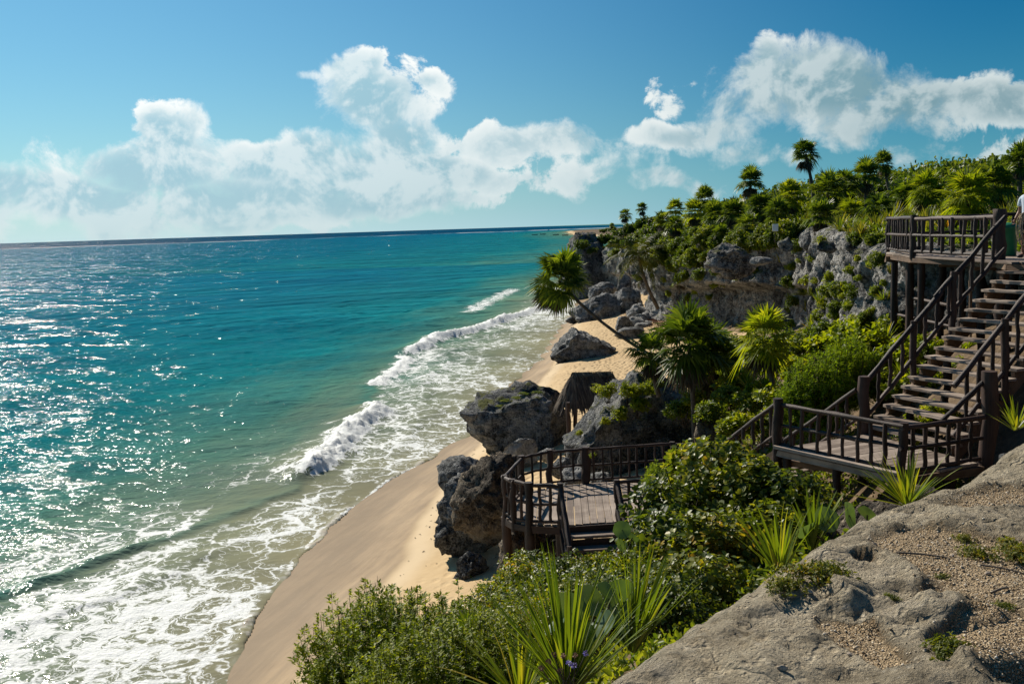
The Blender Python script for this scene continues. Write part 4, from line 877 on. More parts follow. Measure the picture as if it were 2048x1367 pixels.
# two steps down at the front with leaning handrails
fdir = Vector((c_f1.y - c_f0.y, -(c_f1.x - c_f0.x), 0)).normalized()
st = thing('beach_steps', 'few plank steps with slanting log handrails leading off the lookout deck', 'stairs', (v3(c_f0) + v3(c_f1)) / 2)
w3 = v3(c_f1) - v3(c_f0); mid3 = (v3(c_f0) + v3(c_f1)) / 2
for i in range(4):
    plank(st, 'tread', mid3 + fdir * (0.2 + 0.3 * i) + upv * (-0.2 - 0.21 * i), w3, fdir, w3.length * 0.97, 0.32, 0.06)
    plank(st, 'riser', mid3 + fdir * (0.06 + 0.3 * i) + upv * (-0.10 - 0.21 * i), w3, upv, w3.length * 0.95, 0.14, 0.03, 'post')
for q in (v3(c_f0), v3(c_f1)):
    a = q + upv * H; b = q + fdir * 1.15 + upv * (-0.15); log(st, 'handrail', a, b, 0.055)
    log(st, 'lower_rail', q + upv * .3, q + fdir * 1.15 + upv * (-.62), 0.045)
    for k in (1, 2, 3): 
        t = k / 3.4; p = q + fdir * 1.15 * t; log(st, 'baluster', p + upv * (.25 - .95 * t), p + upv * (H - 1.03 * t), 0.036)
    plank(st, 'stringer', q + fdir * 0.6 + upv * (-0.62), fdir * 1.2 - upv * 0.85, upv, 1.5, 0.24, 0.08, 'post')
    p = q + fdir * 1.15; log(st, 'newel_post', (p.x, p.y, gz(p.x, p.y) - .3), p + upv * (-0.1), 0.06, 'post')
# level walk joining the lookout deck to the lower stairs
wk = thing('boardwalk', 'plank boardwalk hidden behind leafy bush joining stairs and lookout deck', 'boardwalk', (5.0, 23.2, ZB))
deck_planks(wk, [(c_r.x + .03, c_r.y + .25), (c_br.x + .03, c_br.y - .1), (6.35, 24.4), (6.6, 23.3), (4.3, 22.1)], ZB, rad(87), 0.17, 0.01)
railing(wk, (c_br.x + .1, c_br.y - .05, ZB), (6.3, 24.45, ZB), H, 8, 0.036, bot=0.1)
for (x, y) in ((4.4, 22.5), (5.2, 24.0), (6.2, 23.8)): log(wk, 'support_post', (x, y, gz(x, y) - 0.4), (x, y, ZB - 0.05), 0.09, 'post')

# ------------------------------------------------------------------ boulders
def rock_mesh(name, size, seed, sub=5, cuts=11, rough=1.0, mat='boulder', flat=0.6, planes=()):
    bm = bmesh.new(); bmesh.ops.create_icosphere(bm, subdivisions=sub, radius=1.0)
    v = np.array([x.co for x in bm.verts]); f = np.array([[q.index for q in x.verts] for x in bm.faces]); bm.free()
    r = np.random.default_rng(seed)
    v *= (1.08 + 0.16 * fbm(v * 1.1 + seed * 3.1, 2, seed))[:, None]
    for k in range(cuts):       # broken faces
        n = r.normal(0, 1, 3); n[2] *= 0.7; n /= np.linalg.norm(n); t = r.uniform(flat, flat + 0.22)
        d = v @ n; v -= np.where(d > t, (d - t) * 0.97, 0)[:, None] * n
    for (nx, ny, nz, t) in planes:
        n = np.array([nx, ny, nz], float); n /= np.linalg.norm(n); d = v @ n; v -= np.where(d > t, (d - t) * 0.97, 0)[:, None] * n
    v *= np.array(size)
    m = min(size); nrm = v / np.linalg.norm(v, axis=1)[:, None]
    d = 0.2 * m * fbm(v * (1.3 / m) + seed, 4, seed + 1, ridged=True) + 0.10 * m * fbm(v * (3.6 / m) + seed, 4, seed + 2, ridged=True) * min(rough, 1.6) + 0.07 * min(m, 1) * fbm(v * 3.2, 3, seed + 3) * rough + 0.03 * rough * np.abs(fbm(v * 9, 3, seed + 4))
    zz_ = v[:, 2] + 0.25 * v[:, 0] + 0.12 * m * fbm(v * (1.0 / m), 2, seed + 6)
    d += 0.055 * m * fbm(np.stack([0 * zz_, 0 * zz_ + seed, zz_ * (4.5 / m)], -1), 3, seed + 7)   # bedding
    v = v + nrm * d[:, None]
    me = mesh_np(name, v, f); me.materials.append(MAT[mat]); return me
def boulder(label, px, py, Y, size, seed, mat='boulder', rz=0, name='boulder', group=None, zoff=0.0, at=None, **k):
    p = P(px, py, Y) if at is None else Vector(at)
    o = link(name, rock_mesh(name, size, seed, mat=mat, **k), None, loc=p + Vector((0, 0, zoff))); o.rotation_euler.z = rz
    tag(o, label, 'rock', group); return o

boulder('huge dark mossy-topped boulder on the sand beside the thatched hut', 1042, 838, 43, (2.15, 1.6, 1.75), 3, 'mossy', 0.0, flat=0.78, cuts=5, zoff=-0.15, rough=1.6, planes=((-.22, -.25, .95, .62), (1, -.25, .12, .68), (-.75, -.3, -.55, .74), (-.1, -1, .1, .66)))
boulder('huge grey boulder overgrown with bright shrubs behind the lookout deck', 1255, 850, 35.5, (2.35, 1.6, 2.15), 8, 'mossy', 0.0, flat=0.8, cuts=5, zoff=-0.35, rough=1.6, planes=((-.72, -.1, .62, .50), (-1, -.2, .1, .74), (.1, -1, .25, .66), (.2, -.5, .9, .72)))
boulder('flat-topped pale grey block leaning against the huge mossy boulder', 1046, 895, 39.5, (0.75, 0.6, 0.5), 15, 'palerock', 0.5, flat=0.5, cuts=10, zoff=-0.15, sub=4)
boulder('jagged black outcrop beside the lookout deck, largest part above the sand', 940, 1030, 29.6, (1.1, 1.1, 1.12), 21, 'boulder', 0.2, zoff=-0.1, rough=2.6)
boulder('tan topped rock outcrop touching the left posts of the lookout deck', 985, 965, 28.0, (0.95, 1.3, 1.15), 23, 'tanrock', 0.6, zoff=-0.55, rough=2.2)
boulder('small jagged black rock between the outcrop and the flat pale block', 925, 945, 33.0, (0.7, 0.8, 0.55), 25, 'boulder', 0.0, zoff=-0.1, rough=2.4, sub=4)
boulder('pitted rock lying alone on the sand below the lookout deck', 942, 1135, 27.4, (0.55, 0.45, 0.46), 31, 'boulder', 0.5, zoff=-0.08, rough=2.0)
boulder('craggy brown rock directly under the front posts of the lookout deck', 1045, 1075, 23.9, (0.62, 0.6, 0.75), 33, 'tanrock', 0.2, zoff=-0.35, rough=2.4)
boulder('low sandy rock under the steps of the lookout deck', 1110, 1068, 24.0, (0.45, 0.5, 0.5), 35, 'tanrock', 0.9, zoff=-0.3, rough=2.0, sub=4)
for k, (px, py, Y, s) in enumerate(((1125, 930, 33, .45), (1150, 955, 30, .55), (1205, 958, 30.5, .5), (1100, 905, 36, .35))):
    boulder('small grey rock seen through the rails of the lookout deck', px, py, Y, (s, s * .8, s * .7), 40 + k, 'boulder', k, group='rocks behind the lookout deck', sub=4, zoff=-.1)
boulder('isolated wedge-shaped boulder in the middle of the open beach', 1163, 692, 74, (2.15, 1.6, 1.25), 51, 'boulder', 0.0, flat=0.8, cuts=4, zoff=-0.1, rough=1.8, planes=((.62, -.1, .75, .56), (-.8, -.2, .5, .6), (0, -1, .2, .62)))
boulder('long low dark boulder at the water edge under the leaning palm', 1193, 622, 104, (2.9, 2.4, 1.75), 53, 'boulder', 0.1, zoff=-0.1)
boulder('upright boulder behind the long low one at the water edge', 1212, 588, 114, (1.7, 1.6, 1.9), 55, 'boulder', 0.8, zoff=-0.1)
boulder('rounded boulder next to the pale rubble heap', 1254, 606, 104, (1.55, 1.5, 1.6), 57, 'boulder', 0.4, zoff=-0.1)
boulder('tooth-shaped rock in front of the sea cave', 1249, 578, 116, (0.8, 0.9, 1.5), 59, 'boulder', 0.4, sub=4)
boulder('small dark rock in the sand beneath the leaning palm trunk', 1248, 650, 88, (0.8, 0.8, 0.75), 61, 'boulder', 0.4, sub=4, zoff=-.1)
boulder('very low flat rock half buried in the trampled sand', 1262, 663, 84, (1.6, 1.1, 0.5), 63, 'boulder', 0.4, sub=4, zoff=-.1)
boulder('small rock at the edge of the foam', 1143, 640, 106, (0.75, 0.5, 0.35), 65, 'boulder', 0.4, sub=3)
rub = [rock_mesh('rubble_stone', (0.6, 0.5, 0.42), 70 + k, sub=3, mat='palerock', cuts=6, rough=.6) for k in range(4)]
for k in range(46):
    px = random.uniform(1262, 1328); py = random.uniform(605, 652); Y = 99 - (py - 605) * 0.19 + random.uniform(-1, 1)
    p = P(px, py, Y); o = link('rubble_stone', rub[k % 4], None, loc=p + Vector((0, 0, -.15))); s = random.uniform(.5, 1.5)
    o.scale = (s, s, s * random.uniform(.7, 1)); o.rotation_euler = (random.uniform(-.5, .5), random.uniform(-.5, .5), random.uniform(0, 6))
    tag(o, 'pale stone in the rubble heap at the foot of the cliff', 'rock', 'rubble at the foot of the cliff')
boulder('large pale angular boulder perched on the cliff edge', 1462, 512, 66, (1.55, 1.3, 1.05), 81, 'cliff', 0.3, flat=.6, cuts=9, zoff=-0.2)
boulder('thin slab of rock lying on the cliff edge beside the perched boulder', 1520, 522, 62, (0.75, 0.5, 0.22), 83, 'palerock', 0.2, sub=4, cuts=3)
for k, (px, py, Y, a, b, c) in enumerate(((1612, 480, 50, .42, .4, .55), (1655, 492, 46, .6, .4, .32), (1700, 490, 43, .45, .4, .32), (1745, 490, 40, .4, .4, .3), (1570, 490, 54, .55, .4, .4))):
    boulder('blocky pale limestone outcrop among the shrubs of the cliff rim', px, py, Y, (a, b, c), 90 + k, 'cliff', k * .7, group='limestone blocks on the cliff rim', sub=4, flat=.42, cuts=12)
boulder('leaning slab of pale rock between palm trunks and leafy bush', 1420, 868, 27, (0.75, 0.5, 0.55), 96, 'tanrock', 0.8, sub=4, flat=.5)
# far headland stack
boulder('rounded rock headland with green cap standing in the surf', 1168, 535, 150, (3.4, 4.0, 5.0), 99, 'mossy', 0.3, flat=.75, cuts=5, zoff=-1.0, rough=3.0)
# big bulging faces on the near cliff
# rocks below the landing and beside the ledge
for k, (px, py, Y, a) in enumerate(((1650, 1010, 17.5, .55), (1720, 1000, 17.0, .5), (1690, 1045, 14.5, .45), (1625, 1055, 13.5, .4), (1770, 1000, 16.0, .5), (1860, 985, 16, .6), (1640, 960, 18.5, .5))):
    p = P(px, py, Y)
    boulder('tan weathered rock in the shade below the landing', px, py, Y, (a, a * .8, a * .75), 140 + k, 'tanrock', k, group='rocks below the landing', sub=4, rough=1.6, at=(p.x, p.y, min(p.z, gz(p.x, p.y) + a * .3)))
boulder('grey rock bank rising beside the tall post of the stairs', 2120, 960, 16.0, (0.9, 1.2, 1.0), 160, 'boulder', .4, zoff=-.5, rough=1.5)

# ------------------------------------------------------------------ thatched hut
hut = thing('thatched_hut', 'small grey palm thatched hut standing on the sand between two huge boulders', 'hut', G(1180, 905, 1.8))
h0 = hut.location.copy()
rc0, rc1 = P(1146, 747, 41.6), P(1222, 745, 42.4)
zr = (rc0.z + rc1.z) / 2
def thatch(rc0, rc1, drop, spread, n, seed, hip):
    r = np.random.default_rng(seed); V = []; F = []
    ax = (rc1 - rc0).normalized(); side = Vector((ax.y, -ax.x, 0)).normalized()
    def strand(p, d, L, w):
        s = d.cross(Vector((0, 0, 1)))
        s = s.normalized() if s.length > 1e-3 else Vector((1, 0, 0)); k = len(V)
        q = p + d * L * .5 + Vector((0, 0, .015)); t = p + d * L + Vector((0, 0, -.02))
        V.extend([p - s * w, p + s * w, q + s * w, q - s * w, t + s * w * .3, t - s * w * .3]); F.extend([(k, k + 1, k + 2, k + 3), (k + 3, k + 2, k + 4, k + 5)])
    for i in range(n):
        u = r.uniform(-0.02, 1.02); base = rc0.lerp(rc1, u)
        lay = r.uniform(0, 1) ** .8
        th = r.uniform(0, 1)
        if th < .62:
            o = side * (1 if r.uniform() < .55 else -1)
        else:
            e = 1 if r.uniform() < .35 else -1; base = rc1.copy() if e > 0 else rc0.copy()
            ph = r.uniform(-math.pi / 2, math.pi / 2); o = ax * e * math.cos(ph) + side * math.sin(ph)
        d = (o * spread + Vector((0, 0, -drop))).normalized(); full = math.hypot(drop, spread)
        bow = 0.10 * math.sin(lay * math.pi)
        p = base + d * (lay * full * .78) + Vector((0, 0, bow)) + Vector(r.normal(0, .02, 3))
        strand(p, (d + Vector(r.normal(0, .07, 3))).normalized(), r.uniform(.35, .6), r.uniform(.012, .03))
    return V, F
V, F = thatch(rc0, rc1, 1.55, 0.85, 2600, 5, .5)
V = [v - h0 for v in V]
link('thatch_roof', mesh_np('thatch_roof', V, F, smooth=False), MAT['thatch'], hut)
# under-roof solid so that no light shows through
ax = (rc1 - rc0).normalized(); sd = Vector((ax.y, -ax.x, 0)).normalized()
pts = []
for q, e in ((rc0, -1), (rc1, 1)):
    pts.append(q - h0 - Vector((0, 0, .05)))
    for k in range(5):
        ph = -math.pi / 2 + math.pi * k / 4; o = ax * e * math.cos(ph) + sd * math.sin(ph)
        pts.append(q - h0 + o * .72 + Vector((0, 0, -1.4)))
bm = bmesh.new()
for p in pts: bm.verts.new(p)
bmesh.ops.convex_hull(bm, input=list(bm.verts)); me = bpy.data.meshes.new('roof_core'); bm.to_mesh(me); bm.free()
link('roof_core', me, MAT['thatch'], hut)
k0 = len(V); V, F = [], []
r = np.random.default_rng(9)
for i in range(220):      # ridge cap
    p = rc0.lerp(rc1, r.uniform(-.03, 1.03)) - h0 + Vector((0, 0, .06)); s = ax * r.uniform(.015, .03); o = sd * (1 if r.uniform() < .5 else -1) * r.uniform(.1, .22) + Vector((0, 0, -r.uniform(.12, .25)))
    k = len(V); V += [p - s, p + s, p + s + o, p - s + o]; F.append((k, k + 1, k + 2, k + 3))
link('ridge_cap', mesh_np('ridge_cap', V, F, smooth=False), MAT['thatch'], hut)
for (px, py, Y) in ((1136, 800, 40.2), (1215, 800, 40.6), (1150, 800, 43.2), (1222, 800, 43.6)):
    p = P(px, py, Y); log(hut, 'corner_post', (p.x, p.y, gz(p.x, p.y) - .3), (p.x, p.y, zr - .9), 0.09, 'post')

# ------------------------------------------------------------------ plant building blocks
def norm(a): return a / np.maximum(np.linalg.norm(a, axis=-1, keepdims=True), 1e-9)
def leaves(base, dirs, ups, L, W, oval=True, fold=0.22, curl=0.12):
    # base (n,3), dirs (n,3), ups (n,3) -> folded oval leaves, two quads each
    d = norm(dirs); s = norm(np.cross(d, ups)); n = np.cross(s, d); L = L[:, None]; W = W[:, None]
    tip = base + d * L - n * L * curl
    a, b = (0.34, 0.78) if oval else (0.3, 0.6)
    wa, wb = (0.46, 0.42) if oval else (0.5, 0.34)
    l1 = base + d * L * a + s * W * wa + n * W * fold; l2 = base + d * L * b + s * W * wb + n * W * fold * .8 - n * L * curl * .5
    r1 = base + d * L * a - s * W * wa + n * W * fold; r2 = base + d * L * b - s * W * wb + n * W * fold * .8 - n * L * curl * .5
    V = np.stack([base, l1, l2, tip, r2, r1], 1).reshape(-1, 3); k = np.arange(len(base))[:, None] * 6
    F = np.concatenate([k + np.array([[0, 1, 2, 3]]), k + np.array([[0, 3, 4, 5]])], 0)
    return V, F
def tubes(paths, radii, ns=4):
    V = []; F = []
    for path, r in zip(paths, radii):
        path = np.asarray(path); n = len(path); t = norm(np.gradient(path, axis=0)); k = len(V)
        ref = np.array([0.3, 0.2, 0.9]); s = norm(np.cross(t, ref)); u = np.cross(s, t)
        rr = np.asarray(r) if np.ndim(r) else np.linspace(r, r * .35, n)
        for i in range(n):
            for j in range(ns):
                a = 2 * math.pi * j / ns; V.append(path[i] + rr[i] * (s[i] * math.cos(a) + u[i] * math.sin(a)))
        for i in range(n - 1):
            for j in range(ns): F.append((k + i * ns + j, k + i * ns + (j + 1) % ns, k + (i + 1) * ns + (j + 1) % ns, k + (i + 1) * ns + j))
    return np.array(V), np.array(F)
def merge(parts):
    V = []; F = []; k = 0
    for v, f in parts: V.append(v); F.append(f + k); k += len(v)
    return np.concatenate(V), np.concatenate(F)
def bush_meshes(name, seed, rad3, nclump, per, L, W, mat, lumps=9, oval=True, upright=0.45, shell=0.55, fold=.22, stems=26):
    """a crown of uneven lobes: leaf rosettes through each lobe, thicker towards the outside, on real twigs"""
    r = np.random.default_rng(seed); rad3 = np.array(rad3, float)
    lob = norm(r.normal(0, 1, (lumps, 3))); lob[:, 2] = np.abs(lob[:, 2]) * .9 - .1
    lc = lob * r.uniform(.35, .78, (lumps, 1)); lr = r.uniform(.26, .5, lumps)
    w = r.integers(0, lumps, nclump); u = norm(r.normal(0, 1, (nclump, 3)))
    q = lc[w] + u * (lr[w] * (shell + (1 - shell) * r.uniform(0, 1, nclump) ** .5))[:, None]
    c = q * rad3; c[:, 2] += rad3[2] * .55
    c = c[c[:, 2] > 0.03]
    out = norm(c - np.array([0, 0, rad3[2] * .3])); n = len(c)
    axis = norm(out * (1 - upright) + np.array([0, 0, 1]) * upright + r.normal(0, .25, (n, 3)))
    B = np.repeat(c, per, 0); A = np.repeat(axis, per, 0); m = len(B)
    rnd = norm(r.normal(0, 1, (m, 3))); side = norm(rnd - A * (rnd * A).sum(1)[:, None])
    d = norm(A * r.uniform(.15, .9, (m, 1)) + side)
    B = B + A * r.uniform(-1.2, .6, (m, 1)) * L + side * L * .12
    s = r.uniform(.65, 1.25, m)
    V, F = leaves(B, d, A + r.normal(0, .15, (m, 3)), L * s, W * s, oval, fold)
    me = mesh_np(name + '_foliage', V, F, smooth=False); me.materials.append(MAT[mat])
    paths = []; rr = []
    pick = r.choice(n, min(n, stems), replace=False)
    for i in pick:
        t = np.linspace(0, 1, 6)[:, None]; p0 = r.normal(0, .08, 3) * rad3; p0[2] = -.25
        mid = (p0 + c[i]) / 2 + r.normal(0, .12, 3) * rad3
        paths.append((1 - t) ** 2 * p0 + 2 * t * (1 - t) * mid + t * t * c[i]); rr.append(0.018 * rad3.mean() * r.uniform(.7, 1.6))
    Vs, Fs = tubes(paths, rr); ms = mesh_np(name + '_stem', Vs, Fs); ms.materials.append(MAT['stem'])
    return me, ms
def blade_meshes(name, seed, n, L, W, mat, spread=1.0, droop=0.5, nseg=6, stiff=1.0):
    r = np.random.default_rng(seed); V = []; F = []
    for i in range(n):
        a = r.uniform(0, 2 * math.pi); tilt = (r.uniform(.05, 1) ** .8) * spread; l = L * r.uniform(.6, 1.1); w = W * r.uniform(.7, 1.15)
        h = np.array([math.cos(a), math.sin(a), 0]); sd = np.array([-math.sin(a), math.cos(a), 0]); p = h * r.uniform(0, .06) * L; th = tilt; k = len(V)
        for s in range(nseg + 1):
            t = s / nseg; ww = w * (min(1, .55 + 1.6 * t) * (1 - t ** 2.2) + .02)
            d = h * math.sin(th) + np.array([0, 0, math.cos(th)]); nn_ = h * math.cos(th) * -1 + np.array([0, 0, math.sin(th)])
            V += [p + sd * ww / 2 + nn_ * ww * .18, p, p - sd * ww / 2 + nn_ * ww * .18]
            p = p + d * l / nseg; th += droop * (t ** 1.5) * r.uniform(.7, 1.3) * (2.2 / nseg)
        for s in range(nseg):
            b = k + s * 3
            F += [(b, b + 1, b + 4, b + 3), (b + 1, b + 2, b + 5, b + 4)]
    me = mesh_np(name, V, F, smooth=True); me.materials.append(MAT[mat]); return me
def fan_palm_meshes(name, seed, R=1.0, nleaf=26, mat='palm', dead=12, nl=22):
    r = np.random.default_rng(seed)
    def leaf(o, d, R, V, F, droop=0.0, closed=1.0):
        d = d / np.linalg.norm(d); up = np.array([0, 0, 1.0]); s = np.cross(d, up); s = s / max(np.linalg.norm(s), 1e-6); n = np.cross(s, d)
        pet = o + d * R * .42
        k = len(V); w = .012 * R; V += [o - s * w, o + s * w, pet + s * w * .7, pet - s * w * .7]; F.append((k, k + 1, k + 2, k + 3))
        for j in range(nl):
            a = (j / (nl - 1) - .5) * math.pi * 1.5 * closed; ld = d * math.cos(a) + s * math.sin(a) + n * (.18 + .05 * r.normal()); ld /= np.linalg.norm(ld)
            l = R * (.62 - .16 * (abs(a) / 2.3) ** 2) * r.uniform(.88, 1.08); sn = np.cross(ld, n); sn /= max(np.linalg.norm(sn), 1e-6); w = R * .036
            p1 = pet + ld * l * .5; p2 = pet + ld * l - up * l * (.10 + droop) * r.uniform(.5, 1.6)
            k = len(V); V += [pet, p1 + sn * w, p1 - n * w * .5, p1 - sn * w, p2]
            F += [(k, k + 1, k + 2, k + 2), (k, k + 2, k + 3, k + 3), (k + 1, k + 4, k + 2, k + 2), (k + 2, k + 4, k + 3, k + 3)]
    def tri(V, F):
        q = [(f[0], f[1], f[2]) if f[2] == f[3] else None for f in F]
        T = []
        for f in F:
            if f[2] == f[3]: T.append(f[:3])
            else: T += [(f[0], f[1], f[2]), (f[0], f[2], f[3])]
        return T
    V, F = [], []
    for i in range(nleaf):
        a = i * 2.39996 + r.normal(0, .15); e = rad(82) - (i / nleaf) ** .85 * rad(122) + r.normal(0, .16)
        leaf(np.array([0, 0, 0.05 * R * (1 - i / nleaf)]), np.array([math.cos(a) * math.cos(e), math.sin(a) * math.cos(e), math.sin(e)]), R * r.uniform(.72, 1.14), V, F, 0.04 + .16 * (i / nleaf) + abs(r.normal(0, .14)), r.uniform(.72, 1.0))
    crown = mesh_np(name + '_crown', V, tri(V, F), smooth=False); crown.materials.append(MAT[mat])
    V, F = [], []
    for i in range(dead):
        a = r.uniform(0, 6.28); e = rad(-68) + r.normal(0, .14)
        leaf(np.array([0, 0, -.12 * R]), np.array([math.cos(a) * math.cos(e), math.sin(a) * math.cos(e), math.sin(e)]), R * r.uniform(.65, .85), V, F, .25, .5)
    skirt = mesh_np(name + '_skirt', V, tri(V, F), smooth=False); skirt.materials.append(MAT['dead'])
    return crown, skirt
def trunk_mesh(name, pts, r0, r1, ns=9, mat='bark'):
    pts = np.asarray(pts, float); n = len(pts); rr = np.linspace(r0, r1, n) * (1 + .06 * np.sin(np.arange(n) * 2.1))
    V, F = tubes([pts], [rr], ns); me = mesh_np(name, V, F); me.materials.append(MAT[mat]); return me
def curve_pts(a, b, bend=Vector((0, 0, 0)), n=10):
    a, b = Vector(a), Vector(b); m = (a + b) / 2 + bend
    return [tuple(a * (1 - t) ** 2 + m * 2 * t * (1 - t) + b * t * t) for t in [i / (n - 1) for i in range(n)]]
FANS = [fan_palm_meshes('fan_palm', 300 + k, 1.0, 24 + 3 * k, dead=9 + k) for k in range(4)]
FANS_B = [fan_palm_meshes('fan_palm_bright', 310 + k, 1.0, 26, mat='lime', dead=8) for k in range(2)]
def fan_palm(label, top, base, R, var=0, bend=(0, 0, 0), group=None, tr=0.07, tilt=(0, 0), bright=False, dead=True, name='fan_palm'):
    top = Vector(top); base = Vector(base); t = thing(name, label, 'palm', base, group)
    c, s = (FANS_B if bright else FANS)[var % (2 if bright else 4)]
    link('trunk', trunk_mesh('trunk', curve_pts((0, 0, -.3), top - base, Vector(bend)), tr * 1.25, tr), None, t)
    o = link('crown', c, None, t, top - base); o.scale = (R, R, R); o.rotation_euler = (tilt[0], tilt[1], random.uniform(0, 6.28))
    if dead:
        o2 = link('dead_fronds', s, None, t, top - base); o2.scale = (R, R, R); o2.rotation_euler = o.rotation_euler
    return t

# ---- named palms
fan_palm('leaning fan palm with a full dark round crown hanging out over the surf', P(1118, 562, 36), P(1345, 718, 36.4), 1.3, 2, (-.6, 0, -.15), tr=.052, tilt=(.1, -.55))
fan_palm('tall shaggy fan palm in the middle of the slope, broadest crown over the huge boulder', P(1378, 690, 30), (5.55, 30.2, gz(5.55, 30.2)), 1.4, 2, (.1, 0, .2))
fan_palm('half-hidden dark fan palm crowding the broad shaggy one on its cliff side', P(1425, 715, 31), (6.2, 31, gz(6.2, 31)), 1.3, 3, (.1, 0, 0))
fan_palm('small upright fan palm on top of the shrubby boulder', P(1302, 706, 33), P(1318, 775, 33.2), 0.95, 0, (-.1, 0, 0))
fan_palm('slim fan palm with a bright yellow-green top and brown skirt beside the feathery bush', P(1528, 682, 27), (7.5, 27.2, gz(7.5, 27.2)), 1.1, 0, (.1, 0, 0), bright=True)
fan_palm('tallest palm on the skyline, slim trunk bare below a small crown', P(1611, 308, 84), P(1628, 395, 84), 1.5, 1, (.15, 0, 0), tr=.12)
fan_palm('skyline palm with a tattered crown right of the tallest one', P(1766, 328, 80), P(1785, 400, 80), 1.15, 2, (0, 0, 0), tr=.1)
fan_palm('skyline palm with a wide drooping crown left of the tallest one', P(1500, 362, 82), P(1506, 430, 82), 1.45, 3, (0, 0, 0), tr=.1)
fan_palm('little palm silhouette on the tip of the headland', P(1250, 430, 165), P(1254, 450, 165), 1.4, 0, tr=.12)
fan_palm('small leaning palm silhouette just above the headland bushes', P(1284, 417, 160), P(1290, 445, 160), 1.2, 1, tr=.12)
fan_palm('dense fan palm at the top of the hill above the viewing platform', P(2040, 325, 52), P(2040, 400, 52), 1.15, 2, tr=.1)
for k, (px, py, Y, R, v, dy) in enumerate((
    (1690, 372, 70, 1.15, 0, 55), (1655, 385, 68, 1.2, 2, 55), (1730, 350, 74, 1.1, 3, 60), (1390, 425, 92, 1.1, 1, 40), (1430, 432, 86, 1.15, 2, 40), (1350, 450, 96, .95, 0, 34), (1465, 425, 84, 1.1, 3, 40), (1520, 415, 80, 1.1, 1, 45), (1580, 395, 78, 1.2, 0, 45),
    (1555, 430, 72, 1.0, 2, 40), (1495, 452, 74, .95, 0, 30), (1440, 470, 76, .8, 1, 25), (1395, 490, 82, .75, 3, 25), (1850, 385, 56, 1.05, 0, 45), (1810, 395, 60, .95, 1, 40), (1990, 372, 48, 1.05, 3, 45), (1345, 520, 88, .8, 2, 30), (1360, 560, 84, .65, 0, 20), (1350, 420, 112, 1.1, 1, 30), (1410, 398, 112, 1.2, 2, 30), (1325, 440, 118, 1.0, 3, 25),
    (1760, 420, 52, .85, 0, 35), (1640, 430, 62, .9, 3, 35), (1700, 425, 60, .8, 1, 35))):
    top = P(px, py, Y); base = P(px + random.uniform(-4, 6), py + dy, Y)
    fan_palm('fan palm rising out of the hillside thicket', top, base, R * 1.35, v, group='fan palms of the hillside thicket', tr=.08, bright=(k % 5 == 3))
fan_palm('big low fan palm with wide spreading leaves just behind the viewing platform', P(1935, 395, 36), P(1935, 440, 36), 1.15, 0, tr=.1, bright=True)

# ---- coconut palm
def coconut():
    r = np.random.default_rng(77); top = P(1277, 512, 86); base = P(1316, 610, 87)
    t = thing('coconut_palm', 'coconut palm with long feathery fronds standing against the cliff foot', 'palm', base)
    link('trunk', trunk_mesh('trunk', curve_pts((0, 0, -.3), top - base, Vector((-.5, 0, .2))), .17, .12), None, t)
    for i in range(19):
        V, F = [], []; a = i * 2.4; e = rad(78) - (i / 19) * rad(108); L = 3.5 * r.uniform(.85, 1.1); p = np.zeros(3)
        h = np.array([math.cos(a), math.sin(a), 0]); sd = np.array([-math.sin(a), math.cos(a), 0])
        nseg = 22; pts = []
        for s in range(nseg + 1):
            d = h * math.cos(e) + np.array([0, 0, math.sin(e)]); pts.append((p.copy(), d.copy())); p = p + d * L / nseg; e -= rad(3.6)
        for s in range(2, nseg + 1):
            q, d = pts[s]; l = .8 * math.sin(math.pi * min(1, .18 + .82 * s / nseg) ** .8) + .08
            for sg in (-1, 1):
                ld = sd * sg * .8 + d * .55 + np.array([0, 0, -.35 + r.normal(0, .1)]); ld /= np.linalg.norm(ld); w = d * .05
                k = len(V); V += [q - w, q + w, q + ld * l * .6 + w, q + ld * l + np.array([0, 0, -.1]), q + ld * l * .6 - w]
                F += [(k, k + 1, k + 2), (k, k + 2, k + 4), (k + 4, k + 2, k + 3)]
        for s in range(nseg):
            q, d = pts[s]; q2 = pts[s + 1][0]; k = len(V); w = sd * .025 * (1.2 - s / nseg); V += [q - w, q + w, q2]; F.append((k, k + 1, k + 2))
        link('frond', mesh_np('frond', V, F, smooth=False), MAT['coco'], t, top - base)
coconut()

# ------------------------------------------------------------------ shrubs
HILL = [bush_meshes('shrub', 400 + k, (1.25, 1.25, 1.1), 420, 8, .17, .10, 'hill', lumps=11, stems=16) for k in range(5)]
LIMEB = [bush_meshes('lime_shrub', 420 + k, (.6, .6, .5), 170, 9, .085, .05, 'lime', lumps=8, stems=14) for k in range(3)]
FARB = [bush_meshes('far_shrub', 430 + k, (1.6, 1.6, 1.2), 260, 7, .26, .16, 'far', lumps=12, stems=6) for k in range(3)]
def shrub(pair, loc, s, label, cat='shrub', group=None, parts=True, name='shrub', sz=None):
    loc = Vector(loc)
    if parts:
        t = thing(name, label, cat, loc, group)
        for nm, me in (('foliage', pair[0]), ('stem', pair[1])): link(nm, me, None, t)
    else:
        t = link(name, pair[0], None, None, loc); tag(t, label, cat, group)
    t.scale = (s, s, (sz or s)); t.rotation_euler = (0, 0, random.uniform(0, 6.28)); return t
